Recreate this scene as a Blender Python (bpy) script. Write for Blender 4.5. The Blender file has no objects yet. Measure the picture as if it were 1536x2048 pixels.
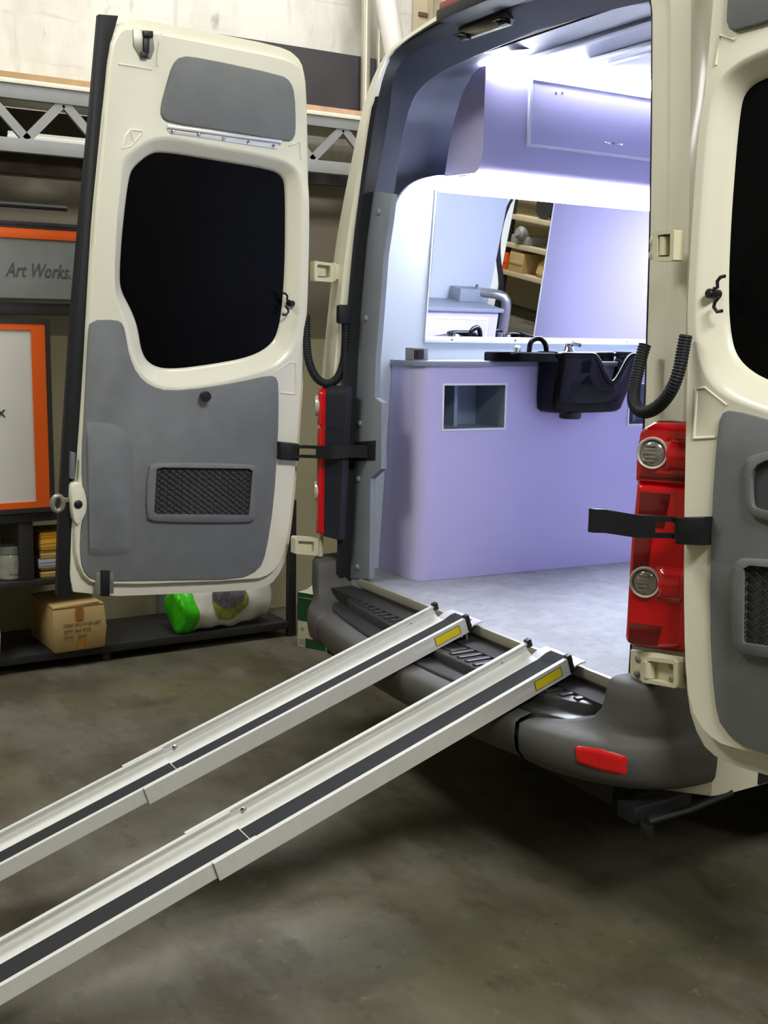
import bpy, bmesh, math, random
import numpy as np
from math import sin, cos, tan, pi, radians, hypot, atan2, degrees, sqrt
from mathutils import Vector, Matrix
random.seed(7)
SC = bpy.context.scene
COL = SC.collection

# ------------------------------------------------------------------ camera
A_, P_, R_, F_ = 1.0312007, 0.1599429, -0.0170669, 2250.0
CAM = np.array([3.1065059, -2.2137212, 1.6767212])

def _rot(a, p, r):
    fw = np.array([-sin(a) * cos(p), cos(a) * cos(p), -sin(p)])
    rt = np.array([cos(a), sin(a), 0.0])
    dn = np.cross(fw, rt)
    return np.array([rt * cos(r) + dn * sin(r), -rt * sin(r) + dn * cos(r), fw])
RM = _rot(A_, P_, R_)

def ray(x, y):
    return RM.T @ np.array([(x - 768) / F_, (y - 1024) / F_, 1.0])

def at(x, y, X=None, Y=None, Z=None):
    """point of the place that the survey photograph shows at x, y, lying in an axis plane"""
    d = ray(x, y)
    i, v = (0, X) if X is not None else ((1, Y) if Y is not None else (2, Z))
    return CAM + d * (v - CAM[i]) / d[i]

def atp(x, y, P, n):
    d = ray(x, y); n = np.array(n, float)
    return CAM + d * ((np.array(P, float) - CAM) @ n) / (d @ n)

cam = bpy.data.cameras.new('camera')
cam.sensor_fit = 'VERTICAL'; cam.sensor_height = 36.0; cam.lens = F_ / 2048 * 36.0
cam.clip_start = 0.05; cam.clip_end = 100
co = bpy.data.objects.new('camera', cam); COL.objects.link(co)
m = Matrix.Identity(4)
for i in range(3):
    m[i][0] = RM[0][i]; m[i][1] = -RM[1][i]; m[i][2] = -RM[2][i]; m[i][3] = CAM[i]
co.matrix_world = m
SC.camera = co

# ------------------------------------------------------------------ materials
def lin(c):
    return tuple(((v / 255) / 12.92 if v / 255 <= .04045 else ((v / 255 + .055) / 1.055) ** 2.4) for v in c)

MATS = {}
def mat(name, col, rough=.5, metal=0.0, var=.06, scale=6.0, bump=0.0, bscale=200.0, spec=.5, coat=0.0, emit=0.0, ecol=None, trans=0.0):
    if name in MATS: return MATS[name]
    M = bpy.data.materials.new(name); M.use_nodes = True
    nt = M.node_tree; b = nt.nodes['Principled BSDF']; L = nt.links.new
    c = lin(col)
    tc = nt.nodes.new('ShaderNodeTexCoord')
    nz = nt.nodes.new('ShaderNodeTexNoise'); nz.inputs['Scale'].default_value = scale; nz.inputs['Detail'].default_value = 5
    L(tc.outputs['Object'], nz.inputs['Vector'])
    rp = nt.nodes.new('ShaderNodeValToRGB')
    rp.color_ramp.elements[0].position = .3; rp.color_ramp.elements[1].position = .7
    rp.color_ramp.elements[0].color = (*[v * (1 - var) for v in c], 1)
    rp.color_ramp.elements[1].color = (*[min(1, v * (1 + var)) for v in c], 1)
    L(nz.outputs['Fac'], rp.inputs['Fac']); L(rp.outputs['Color'], b.inputs['Base Color'])
    b.inputs['Roughness'].default_value = rough; b.inputs['Metallic'].default_value = metal
    b.inputs['Specular IOR Level'].default_value = spec
    b.inputs['Coat Weight'].default_value = coat; b.inputs['Coat Roughness'].default_value = .08
    if trans: b.inputs['Transmission Weight'].default_value = trans
    if emit:
        b.inputs['Emission Color'].default_value = (*lin(ecol or col), 1); b.inputs['Emission Strength'].default_value = emit
    if bump:
        n2 = nt.nodes.new('ShaderNodeTexNoise'); n2.inputs['Scale'].default_value = bscale; n2.inputs['Detail'].default_value = 3
        L(tc.outputs['Object'], n2.inputs['Vector'])
        bp = nt.nodes.new('ShaderNodeBump'); bp.inputs['Strength'].default_value = bump; bp.inputs['Distance'].default_value = .004
        L(n2.outputs['Fac'], bp.inputs['Height']); L(bp.outputs['Normal'], b.inputs['Normal'])
    MATS[name] = M
    return M

def layered(name, base, layers, rough=.8, bump=.25, bscale=30, spec=.4):
    """base colour with stains: layers = (colour, noise scale (x,y,z), lo, hi, strength)"""
    M = bpy.data.materials.new(name); M.use_nodes = True
    nt = M.node_tree; b = nt.nodes['Principled BSDF']; L = nt.links.new
    tc = nt.nodes.new('ShaderNodeTexCoord'); prev = None
    for i, (c, sc, lo, hi, st) in enumerate(layers):
        mp = nt.nodes.new('ShaderNodeMapping'); mp.inputs['Scale'].default_value = sc; mp.inputs['Location'].default_value = (i * 3.7, i * 1.3, i * 2.1)
        L(tc.outputs['Object'], mp.inputs['Vector'])
        nz = nt.nodes.new('ShaderNodeTexNoise'); nz.inputs['Scale'].default_value = 1; nz.inputs['Detail'].default_value = 8; nz.inputs['Roughness'].default_value = .6
        L(mp.outputs['Vector'], nz.inputs['Vector'])
        mr = nt.nodes.new('ShaderNodeMapRange'); mr.inputs['From Min'].default_value = lo; mr.inputs['From Max'].default_value = hi; mr.inputs['To Max'].default_value = st
        L(nz.outputs['Fac'], mr.inputs['Value'])
        mx = nt.nodes.new('ShaderNodeMix'); mx.data_type = 'RGBA'
        L(mr.outputs['Result'], mx.inputs['Factor'])
        if prev is None: mx.inputs['A'].default_value = (*lin(base), 1)
        else: L(prev, mx.inputs['A'])
        mx.inputs['B'].default_value = (*lin(c), 1)
        prev = mx.outputs['Result']
    L(prev, b.inputs['Base Color'])
    b.inputs['Roughness'].default_value = rough; b.inputs['Specular IOR Level'].default_value = spec
    nz = nt.nodes.new('ShaderNodeTexNoise'); nz.inputs['Scale'].default_value = bscale; nz.inputs['Detail'].default_value = 6
    L(tc.outputs['Object'], nz.inputs['Vector'])
    bp = nt.nodes.new('ShaderNodeBump'); bp.inputs['Strength'].default_value = bump; bp.inputs['Distance'].default_value = .01
    L(nz.outputs['Fac'], bp.inputs['Height']); L(bp.outputs['Normal'], b.inputs['Normal'])
    return M

CREAM = mat('cream_paint', (226, 224, 204), .28, var=.02, scale=3, coat=.3)
CREAM_IN = mat('cream_primer', (206, 202, 172), .45, var=.04, scale=5)
GREYTRIM = mat('grey_trim_board', (112, 115, 116), .75, var=.07, scale=14, bump=.25, bscale=500)
GREYPLAST = mat('grey_moulded_plastic', (108, 110, 112), .6, var=.05, scale=20, bump=.15, bscale=600)
POCKETIN = mat('pocket_plastic', (62, 64, 66), .7)
STRIPGREY = mat('pillar_strip_grey', (122, 128, 136), .5, var=.05)
SLATE = mat('slate_headlining', (70, 74, 92), .7, var=.05, scale=12, bump=.15, bscale=600)
HEADLIN = mat('pale_headlining', (108, 112, 126), .6, var=.05)
RUBBER = mat('black_rubber', (24, 25, 29), .55, spec=.3)
BLACKPL = mat('black_plastic', (26, 27, 30), .45, spec=.35)
HOUSING = mat('lamp_housing_plastic', (34, 36, 46), .4, spec=.35)
GLASS = mat('blackout_window', (6, 6, 8), .22, spec=.08, var=.02)
BUMPER = mat('bumper_plastic', (74, 73, 70), .6, var=.08, scale=16, bump=.35, bscale=700)
STEPPL = mat('step_plastic', (44, 45, 46), .38, var=.08, scale=20)
LILAC = mat('lilac_laminate', (184, 178, 216), .5, var=.02, scale=3)
WHITELAM = mat('white_wall_board', (174, 182, 194), .45, var=.02, scale=3)
GREYLAM = mat('grey_laminate', (118, 126, 138), .45, var=.05, scale=30)
CUBGREY = mat('blue_grey_board', (132, 146, 160), .55, var=.03)
EDGING = mat('white_edging', (220, 222, 224), .4)
ALU = mat('brushed_aluminium', (204, 204, 199), .5, metal=.15, var=.03, scale=40)
ALUBRT = mat('bright_aluminium', (225, 226, 226), .3, metal=.4)
GRIP = mat('grip_tape', (27, 29, 31), .9, var=.12, scale=60, bump=.5, bscale=900)
CHROME = mat('chrome', (225, 227, 230), .1, metal=1)
ZINC = mat('zinc_plated_steel', (146, 145, 134), .4, metal=.6, var=.12, scale=30)
BASINBLK = mat('black_basin', (9, 10, 14), .1, spec=.12, coat=.1, var=.02)
MIRROR = mat('mirror_glass', (238, 240, 244), .01, metal=1, var=0)
YELLOW = mat('yellow_sticker', (214, 196, 24), .5)
WHITESTK = mat('white_sticker', (206, 204, 206), .5)
RED = mat('red_lens', (190, 10, 20), .16, var=.1, scale=9, coat=.6)
DKRED = mat('dark_red_lens', (92, 6, 12), .16, var=.15, scale=12, coat=.6)
REFLRED = mat('red_reflector', (196, 18, 18), .35, var=.1, scale=60)
CLEAR = mat('clear_lens', (150, 146, 138), .16, metal=.55, var=.25, scale=60, coat=.6)
LENSRIM = mat('lens_rim', (196, 190, 180), .3, metal=.3)
VINYL = layered('speckled_vinyl', (142, 144, 148), [((164, 166, 170), (9, 9, 9), .4, .7, .8), ((124, 126, 132), (26, 26, 26), .5, .72, .6)], rough=.55, bump=.05)
CONCRETE = layered('stained_concrete', (96, 92, 79), [((66, 60, 44), (1.3, 2.2, 1), .42, .62, .85), ((114, 112, 102), (2.2, 4.6, 1), .52, .72, .6), ((82, 82, 50), (1.1, 1.1, 1), .5, .68, .6), ((50, 46, 36), (7, 11, 1), .58, .76, .7), ((52, 49, 40), (3.1, 1.5, 1), .56, .74, .6), ((120, 114, 98), (26, 30, 1), .62, .74, .5), ((36, 33, 27), (18, 16, 1), .68, .76, .8)], rough=.7, bump=.25, bscale=22)
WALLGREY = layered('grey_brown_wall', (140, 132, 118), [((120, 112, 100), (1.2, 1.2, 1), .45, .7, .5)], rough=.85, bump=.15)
WALLPAINT = layered('flaking_white_wall', (226, 225, 218), [((176, 168, 150), (2, 2.2, 1.2), .48, .72, .6), ((140, 104, 76), (6, 6, .6), .60, .76, .6), ((104, 96, 86), (9, 9, 4), .62, .76, .6), ((160, 150, 132), (1.2, 1.2, 14), .6, .72, .5)], rough=.85, bump=.6, bscale=9)
WALLPLAIN = layered('plain_cream_wall', (196, 190, 160), [((170, 162, 130), (1.2, 1.2, 1), .45, .7, .6)], rough=.85, bump=.15)
RACKGREY = mat('rack_grey_paint', (140, 142, 143), .5, var=.06, scale=8)
RACKBLK = mat('rack_black_paint', (40, 40, 41), .55, var=.1, scale=12)
ORANGE = mat('orange_frame_paint', (226, 92, 12), .5, var=.04)
SIGNWHITE = mat('white_sign_board', (206, 205, 198), .55, var=.03)
SIGNGREY = mat('smoked_sign_panel', (122, 124, 124), .35, var=.14, scale=5)
INK = mat('dark_ink', (70, 72, 78), .7)
CARD = mat('brown_cardboard', (188, 160, 108), .8, var=.06, scale=9)
TAPE = mat('brown_parcel_tape', (168, 116, 44), .4)
MANILA = mat('manila_paper', (218, 164, 54), .75, var=.06)
BUFF = mat('buff_paper', (196, 164, 98), .75, var=.06)
PALEBLUE = mat('pale_blue_paper', (168, 172, 184), .7)
JAR = mat('cloudy_glass_jar', (150, 152, 138), .15, var=.2, scale=20, spec=.6)
JARLID = mat('grey_jar_lid', (128, 132, 120), .4)
WHITEPLY = mat('white_board_edge', (224, 222, 208), .7)
TANPLY = mat('tan_plywood', (172, 142, 102), .8, var=.14, scale=10)
TERRA = mat('pinkish_plywood', (190, 154, 130), .8, var=.15, scale=14)
DARKSHEET = mat('dark_sheet', (52, 50, 54), .7, var=.25, scale=3)
DARKWOOD = mat('dark_brown_card', (84, 72, 56), .8, var=.25, scale=4)  # dark brown of the thin folder in the paper stack
REDSTEEL = mat('red_oxide_steel', (120, 34, 28), .6)
PIPEW = mat('white_plastic_pipe', (232, 230, 226), .35)
PIPEG = mat('galvanised_conduit', (176, 172, 156), .35, metal=.4)
COLUMN = mat('painted_steel_column', (196, 184, 156), .6, var=.1, scale=6)
BAGWHITE = mat('crinkled_white_plastic', (214, 212, 204), .3, var=.08, scale=9, bump=.6, bscale=26)
BAGGREEN = mat('green_plastic', (60, 196, 16), .35, var=.25, scale=18, bump=.4, bscale=30)
BAGPIC = mat('printed_vegetables', (104, 96, 104), .4, var=.45, scale=40)
BAGPIC2 = mat('printed_leaves', (128, 142, 60), .4, var=.4, scale=40)
BOXGREEN = mat('dark_green_carton', (18, 74, 40), .6)
BOXCREAM = mat('cream_carton', (206, 204, 178), .6)
BOXRED = mat('red_carton_spot', (214, 62, 50), .6)
CHASSIS = mat('undercoated_steel', (28, 27, 26), .8)
TYRE = mat('tyre_rubber', (26, 26, 26), .8)
LIGHTSTRIP = mat('lit_diffuser', (240, 246, 255), .5, emit=50, ecol=(240, 245, 255), var=0)
LIGHTSTRIP2 = mat('lit_tube_diffuser', (240, 246, 255), .5, emit=58, ecol=(240, 245, 255), var=0)
STEELTUBE = mat('satin_steel_tube', (176, 176, 178), .28, metal=.85)

# ------------------------------------------------------------------ mesh building
class MB:
    def __init__(self, T=None):
        self.bm = bmesh.new(); self.T = T
    def v(self, p):
        if self.T: p = self.T(*p)
        return self.bm.verts.new((float(p[0]), float(p[1]), float(p[2])))
    def f(self, vs):
        try: return self.bm.faces.new(vs)
        except ValueError: return None
    def box(self, lo, hi, b=0):
        t = bmesh.new() if b else self.bm
        lo2 = [min(a, c) for a, c in zip(lo, hi)]; hi2 = [max(a, c) for a, c in zip(lo, hi)]
        if not b:
            vs = [self.v((x, y, z)) for x in (lo2[0], hi2[0]) for y in (lo2[1], hi2[1]) for z in (lo2[2], hi2[2])]
            for q in ((0, 1, 3, 2), (4, 6, 7, 5), (0, 4, 5, 1), (2, 3, 7, 6), (0, 2, 6, 4), (1, 5, 7, 3)): self.f([vs[i] for i in q])
            return self
        vs = [t.verts.new((x, y, z)) for x in (lo2[0], hi2[0]) for y in (lo2[1], hi2[1]) for z in (lo2[2], hi2[2])]
        for q in ((0, 1, 3, 2), (4, 6, 7, 5), (0, 4, 5, 1), (2, 3, 7, 6), (0, 2, 6, 4), (1, 5, 7, 3)): t.faces.new([vs[i] for i in q])
        b = min(b, .45 * min(h - l for l, h in zip(lo2, hi2)))
        bmesh.ops.bevel(t, geom=t.edges[:], offset=b, segments=2, profile=.6, affect='EDGES')
        self.merge(t); return self
    def merge(self, t):
        mp = {v: self.v(v.co) for v in t.verts}
        for f in t.faces: self.f([mp[v] for v in f.verts])
        t.free()
    def obox(self, c, ax, half, b=0):
        """box centred at c with axes ax (3 vectors) and half sizes"""
        c = np.array(c, float); ax = [np.array(a, float) / np.linalg.norm(a) for a in ax]
        old = self.T
        f0 = (lambda x, y, z: c + ax[0] * x + ax[1] * y + ax[2] * z)
        self.T = (lambda x, y, z: old(*f0(x, y, z))) if old else f0
        self.box([-h for h in half], half, b); self.T = old
        return self
    def sheet(self, rows, closeu=False, closev=False, skip=None):
        g = [[self.v(p) for p in r] for r in rows]
        n = len(g[0]); nr = len(g)
        for i in range(nr if closev else nr - 1):
            for j in range(n if closeu else n - 1):
                if skip and skip(i, j): continue
                self.f([g[i][j], g[i][(j + 1) % n], g[(i + 1) % nr][(j + 1) % n], g[(i + 1) % nr][j]])
        return g
    def capfan(self, loop, c):
        cv = self.v(c)
        for i in range(len(loop)): self.f([loop[i], loop[(i + 1) % len(loop)], cv])
    def slab(self, out, d0, d1, b=0, inset=None):
        """2D outline (a,b) raised from d0 to d1 along the third coordinate"""
        out = [tuple(p) for p in out]
        loops = [[(a, c, d0) for a, c in out]]
        if b:
            k = b if inset is None else inset
            ins = inset_poly(out, k); sg = 1 if d1 > d0 else -1
            ins2 = inset_poly(out, k * .3)
            loops += [[(a, c, d1 - sg * b) for a, c in out], [(a, c, d1 - sg * b * .3) for a, c in ins2], [(a, c, d1) for a, c in ins]]
        else: loops.append([(a, c, d1) for a, c in out])
        g = self.sheet(loops, closeu=True)
        self.f(g[0][::-1]); self.f(g[-1])
        return self
    def tube(self, path, r, n=10, cap=True, closed=False):
        P = [np.array(p, float) for p in path]; N = len(P); rows = []
        ref = None
        for i in range(N):
            t = P[(i + 1) % N] - P[i - 1] if (closed or 0 < i < N - 1) else (P[1] - P[0] if i == 0 else P[-1] - P[-2])
            t = t / (np.linalg.norm(t) + 1e-12)
            if ref is None:
                ref = np.array([0, 0, 1.0]) if abs(t[2]) < .9 else np.array([1.0, 0, 0])
            u = ref - t * (ref @ t); u /= np.linalg.norm(u); w = np.cross(t, u); ref = u
            ri = r[i] if hasattr(r, '__len__') else r
            rows.append([P[i] + ri * (u * cos(2 * pi * k / n) + w * sin(2 * pi * k / n)) for k in range(n)])
        g = self.sheet(rows, closeu=True, closev=closed)
        if cap and not closed: self.f(g[0][::-1]); self.f(g[-1])
        return self
    def lathe(self, prof, p0, axis, n=20, cap=True):
        ax = np.array(axis, float); ax /= np.linalg.norm(ax)
        ref = np.array([0, 0, 1.0]) if abs(ax[2]) < .9 else np.array([1.0, 0, 0])
        u = np.cross(ax, ref); u /= np.linalg.norm(u); w = np.cross(ax, u); p0 = np.array(p0, float)
        g = self.sheet([[p0 + ax * t + r * (u * cos(2 * pi * k / n) + w * sin(2 * pi * k / n)) for k in range(n)] for r, t in prof], closeu=True)
        if cap: self.f(g[0][::-1]); self.f(g[-1])
        return self

ORG = {}
def obj_from(bm, name, material, parent=None, loc=None, flat=False, angle=38):
    bmesh.ops.remove_doubles(bm, verts=bm.verts[:], dist=1e-6)
    bmesh.ops.recalc_face_normals(bm, faces=bm.faces[:])
    org = ORG[parent] if parent is not None else np.array(loc if loc is not None else (0, 0, 0), float)
    for v in bm.verts: v.co -= Vector(org)
    me = bpy.data.meshes.new(name); bm.to_mesh(me); bm.free()
    if not flat:
        me.polygons.foreach_set('use_smooth', [True] * len(me.polygons))
        me.set_sharp_from_angle(angle=radians(angle))
    me.materials.append(material)
    o = bpy.data.objects.new(name, me); COL.objects.link(o)
    if parent is not None: o.parent = parent
    else: o.location = org
    ORG[o] = org
    return o

def build(mb, name, material, parent=None, loc=None, label=None, **k):
    o = obj_from(mb.bm, name, material, parent, loc, **k)
    if label: o['label'] = label
    return o

def tag(o, label, cat, group=None):
    o['label'] = label; o['category'] = cat
    if group: o['group'] = group
    return o

def thing(name, label, cat, loc, group=None):
    o = bpy.data.objects.new(name, None); COL.objects.link(o)
    o.location = loc; o.empty_display_size = .1; ORG[o] = np.array(loc, float)
    return tag(o, label, cat, group)

def dup(root, delta, label=None):
    r = root.copy(); COL.objects.link(r); r.location = Vector(root.location) + Vector(delta)
    if label: r['label'] = label
    for ch in list(root.children):
        c = ch.copy(); COL.objects.link(c); c.parent = r
        for g in list(ch.children):
            d = g.copy(); COL.objects.link(d); d.parent = c
    return r

def structure(mb, name, material, **k):
    o = build(mb, name, material, **k); o['kind'] = 'structure'; return o

def inset_poly(P, k):
    P = [np.array(p[:2], float) for p in P]; n = len(P)
    ar = sum(P[i][0] * P[(i + 1) % n][1] - P[(i + 1) % n][0] * P[i][1] for i in range(n))
    s = 1 if ar > 0 else -1; out = []
    for i in range(n):
        a = P[i] - P[i - 1]; b = P[(i + 1) % n] - P[i]
        a = a / (np.linalg.norm(a) + 1e-12); b = b / (np.linalg.norm(b) + 1e-12)
        na = np.array([-a[1], a[0]]) * s; nb = np.array([-b[1], b[0]]) * s
        q = na + nb; q = q / (np.linalg.norm(q) + 1e-9)
        out.append(tuple(P[i] + q * min(k / max(q @ na, .5), 2 * k)))
    return out

def chaikin(P, it=2, closed=True):
    P = [np.array(p, float) for p in P]
    for _ in range(it):
        Q = []; n = len(P)
        if not closed: Q.append(P[0])
        for i in range(n if closed else n - 1):
            a, b = P[i], P[(i + 1) % n]
            Q += [a * .75 + b * .25, a * .25 + b * .75]
        if not closed: Q.append(P[-1])
        P = Q
    return P

def resample(P, n):
    P = np.array(P, float); d = np.r_[0, np.cumsum(np.linalg.norm(np.diff(P, axis=0), axis=1))]
    t = np.linspace(0, d[-1], n)
    return np.stack([np.interp(t, d, P[:, k]) for k in range(P.shape[1])], 1)

def star(P, c, n=220):
    P = [np.array(p, float) for p in P]; c = np.array(c, float); out = []
    for k in range(n):
        a = 2 * pi * k / n; d = np.array([cos(a), sin(a)]); best = 0
        for i in range(len(P)):
            p, q = P[i] - c, P[(i + 1) % len(P)] - c; e = q - p
            det = d[0] * (-e[1]) + e[0] * d[1]
            if abs(det) < 1e-12: continue
            t = (p[0] * (-e[1]) + e[0] * p[1]) / det; u = (d[0] * p[1] - d[1] * p[0]) / det
            if -1e-9 <= u <= 1 + 1e-9 and t > best: best = t
        out.append(tuple(c + d * best))
    return out

def text_mb(s, size, T, thick=.0015, shear=0.0, align='CENTER'):
    cu = bpy.data.curves.new('lettering', 'FONT'); cu.body = s; cu.size = size; cu.align_x = align; cu.align_y = 'CENTER'; cu.shear = shear
    cu.extrude = thick / 2; cu.resolution_u = 2
    o = bpy.data.objects.new('lettering', cu); COL.objects.link(o)
    bpy.context.view_layer.update()
    me = bpy.data.meshes.new_from_object(o.evaluated_get(bpy.context.evaluated_depsgraph_get()))
    t = bmesh.new(); t.from_mesh(me)
    bpy.data.objects.remove(o); bpy.data.curves.remove(cu); bpy.data.meshes.remove(me)
    mb = MB(T); mb.merge(t); return mb

def hose_pts(P, n=70):
    P = chaikin(P, 3, closed=False); return resample(P, n)

# ------------------------------------------------------------------ the room
b = MB(); b.box((-2.95, -7, -.1), (12, 9.6, 0)); structure(b, 'floor', CONCRETE)
b = MB(); b.box((-3.1, -7, 0), (-2.95, 9.6, 1.62)); structure(b, 'wall_left', WALLPLAIN)
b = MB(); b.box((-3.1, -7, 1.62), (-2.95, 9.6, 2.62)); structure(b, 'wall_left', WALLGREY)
b = MB(); b.box((-3.1, -7, 2.62), (-2.95, 9.6, 5)); structure(b, 'wall_left', WALLPAINT)
b = MB(); b.box((-3.1, 9.6, 0), (12, 9.7, 5)); structure(b, 'wall_front', WALLPLAIN)
b = MB(); b.box((-3.1, -7.1, 0), (12, -7, 5)); structure(b, 'wall_back', WALLPLAIN)
b = MB(); b.box((12, -7.1, 0), (12.1, 9.7, 5)); structure(b, 'wall_right', WALLPLAIN)
b = MB(); b.box((-3.1, -7.1, 5), (12.1, 9.7, 5.1)); structure(b, 'ceiling', mat('dull_roof_sheet', (150, 146, 132), .8))

# ------------------------------------------------------------------ the van
VAN = thing('van', 'cream panel van with both rear doors open and a lilac salon interior', 'van', (0, 2.2, 0))

def PR(x, y, dy=0.0):                       # raked rear plane of the body
    return atp(x, y, (0, -.07 + dy, .7), (0, -1, .043))

o_px = [(632, 1150), (633, 1000), (635, 900), (640, 790), (656, 620), (671, 490), (687, 400), (709, 293), (721, 234), (737, 176), (756, 133), (770, 109), (795, 84), (844, 50), (881, 27), (935, 5)]
i_px = [(676, 1180), (681, 1090), (687, 920), (688, 770), (700, 640), (713, 490), (725, 400), (744, 273), (756, 195), (763, 165), (776, 125), (787, 105), (815, 83), (854, 59), (893, 38), (935, 20)]
t_px = [(697, 1200), (704, 1150), (710, 900), (716, 770), (721, 650), (735, 480), (748, 383), (756, 312), (766, 244), (778, 176), (787, 141), (811, 111), (844, 94), (900, 68), (960, 40), (1000, 26)]
NA = 56
def arch(P, ztop=None, zbot=None):
    P = np.array(P)
    P = np.array(chaikin(P, 2, closed=False))
    if zbot is not None and P[0][2] > zbot: P = np.vstack([[P[0][0], P[0][1], zbot], P])
    k = P[:, 0] < -.002; P = P[k]
    P = np.vstack([P, [0, P[-1][1], P[-1][2] + .003]])
    L = resample(P, NA)
    Rr = L[::-1][1:].copy(); Rr[:, 0] *= -1
    return np.vstack([L, Rr])
AO = arch([PR(*p) for p in o_px], zbot=.4)
AM_ = arch([PR(x * .5 + u * .5, y * .5 + w * .5, -.004) for (x, y), (u, w) in zip(o_px, i_px)], zbot=.4)
AI = arch([PR(*p, dy=.02) for p in i_px], zbot=.4)
AT = arch([PR(*p, dy=.07) for p in t_px], zbot=.6)
# right hand edges of the opening, measured on the pillar nearer the viewer
rz = [(1250, 1360), (1268, 1000), (1279, 850), (1290, 470), (1293, 250), (1294, 0)]
rp = np.array([PR(*p) for p in rz])
def fix_right(A, off, f=1.0):
    for k in range(NA, len(A)):
        z = A[k][2]
        w = np.clip((2.5 - z) / .25, 0, 1)
        A[k][0] = A[k][0] * (1 - w) + w * (np.interp(z, rp[:, 2], rp[:, 0]) + off)
def right_arc(A, xs, off, zk, zt):
    # straight pillar, tight corner, then the shallow roof curve
    zb = A[-1][2]; P = []
    xr = lambda z: np.interp(z, rp[:, 2], rp[:, 0]) + off
    for x in np.linspace(0, xs, 12): P.append((x, zt - .035 * (x / xs) ** 2))
    xe = xr(zk)
    for t in np.linspace(0, pi / 2, 12)[1:]: P.append((xs + (xe - xs) * sin(t), zk + (zt - .035 - zk) * cos(t)))
    for z in np.linspace(zk, zb, 24)[1:]: P.append((xr(z), z))
    P = resample(np.array(P), NA); ysr = A[NA - 1:, 1].copy()
    zo = A[NA - 1:, 2]
    for k in range(NA):
        j = NA - 1 + k
        A[j] = [P[k][0], np.interp(-P[k][1], -zo, ysr) if P[k][1] < 2.55 else ysr[0] * (P[k][1] - 2.55) / .12 + np.interp(-2.55, -zo, ysr) * (1 - (P[k][1] - 2.55) / .12), P[k][1]]
right_arc(AI, .45, 0, 2.52, AI[NA - 1][2]); right_arc(AT, .45, -.004, 2.52, AT[NA - 1][2])
right_arc(AO, .50, .16, 2.56, AO[NA - 1][2])
for k in range(NA, len(AM_)): AM_[k] = AI[k] * .48 + AO[k] * .52 + [0, -.004, 0]

for k in range(len(AO)):
    w = np.clip((.86 - AO[k][2]) / .08, 0, 1); AO[k][1] += .20 * w; AM_[k][1] += .10 * w
    AM_[k][0] *= 1 - .03 * w
b = MB()
AO2 = AO.copy(); AO2[:, 1] += .05; AO2[:, 0] *= 1.012; AO2[:, 2] = np.where(AO[:, 2] > 2.2, AO[:, 2] + .012, AO[:, 2])
b.sheet([AI, AI * .12 + AM_ * .88 + [0, .006, 0], AM_, AM_ * .92 + AO * .08, AO, AO2])
ys = [-.02, .3, .9, 1.86, 3.0, 4.3]
rows = []
for y in ys:
    r = AO2.copy(); r[:, 1] = np.maximum(y, AO2[:, 1] if y < 0 else y); r[:, 2] = np.where(AO[:, 2] > 2.2, AO2[:, 2] + .05 * min(1, max(y, 0) / .3) * (AO[:, 2] - 2.2) / .45, AO2[:, 2])
    rows.append(r)
rows[0] = AO2
b.sheet(rows, skip=lambda i, j: i == 3 and j >= NA - 1 and .68 < AO2[j][2] < 2.25 and .68 < AO2[min(j + 1, len(AO2) - 1)][2] < 2.25)
g = [b.v(p) for p in rows[-1]]; b.f(g)
build(b, 'body_shell', CREAM, VAN, angle=30)

b = MB()
def mixr(t, dy):
    r = AI * (1 - t) + AT * t; r[:, 1] = AI[:, 1] + dy; return r
q1, mid, q3, q4 = mixr(.2, -.010), mixr(.5, -.014), mixr(.72, .004), mixr(.66, .026)
for r in (q1, mid): r[NA:, 1] = AI[NA:, 1] - .002
b.sheet([AI, q1, mid, q3, q4, AT, AT + [0, .02, 0]])
build(b, 'door_seal', RUBBER, VAN)

# slate coloured rear trim between the door frame and the ceiling
NS = 44
def half(P, n):
    P = np.array(chaikin(P, 2, closed=False)); P = P[P[:, 0] < -.002]; P = np.vstack([P, [0, P[-1][1], P[-1][2] + .002]])
    L = resample(P, n); Rr = L[::-1][1:].copy(); Rr[:, 0] *= -1; return np.vstack([L, Rr])
S0 = half([PR(*p, dy=.072) for p in [(748, 388)] + t_px[7:]], NS)
c_px = [(788, 392, .15), (797, 325, .155), (807, 265, .16), (818, 215, .165), (835, 180, .17), (870, 150, .175), (920, 125, .18), (970, 103, .18), (1030, 79, .18), (1084, 57, .18)]
S1 = half([PR(x, y, dy=d) for x, y, d in c_px], NS)
S2 = S1.copy(); S3 = S1.copy()
for k in range(len(S1)):
    z = S1[k][2]; w = np.clip((z - 2.5) / .12, 0, 1); s_ = np.sign(S1[k][0])
    S2[k] += [s_ * .085 * (1 - w), .05, .02 * w]; S3[k] = [S2[k][0] - s_ * .0, .62, S2[k][2] + .08 * w]
b = MB()
b.sheet([S0, S0 * .06 + S1 * .94, S1, S1 * .6 + S2 * .4 + [0, 0, .0], S2])
for sd in (0, 1):
    kk = [k for k in range(len(S2)) if abs(S1[k][0]) > .36 and (k < NS) == (sd == 0)]
    b.sheet([[S2[k] for k in kk], [S2[k] * .5 + S3[k] * .5 for k in kk], [S3[k] for k in kk]])
build(b, 'rear_trim', SLATE, VAN, angle=50)

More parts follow.
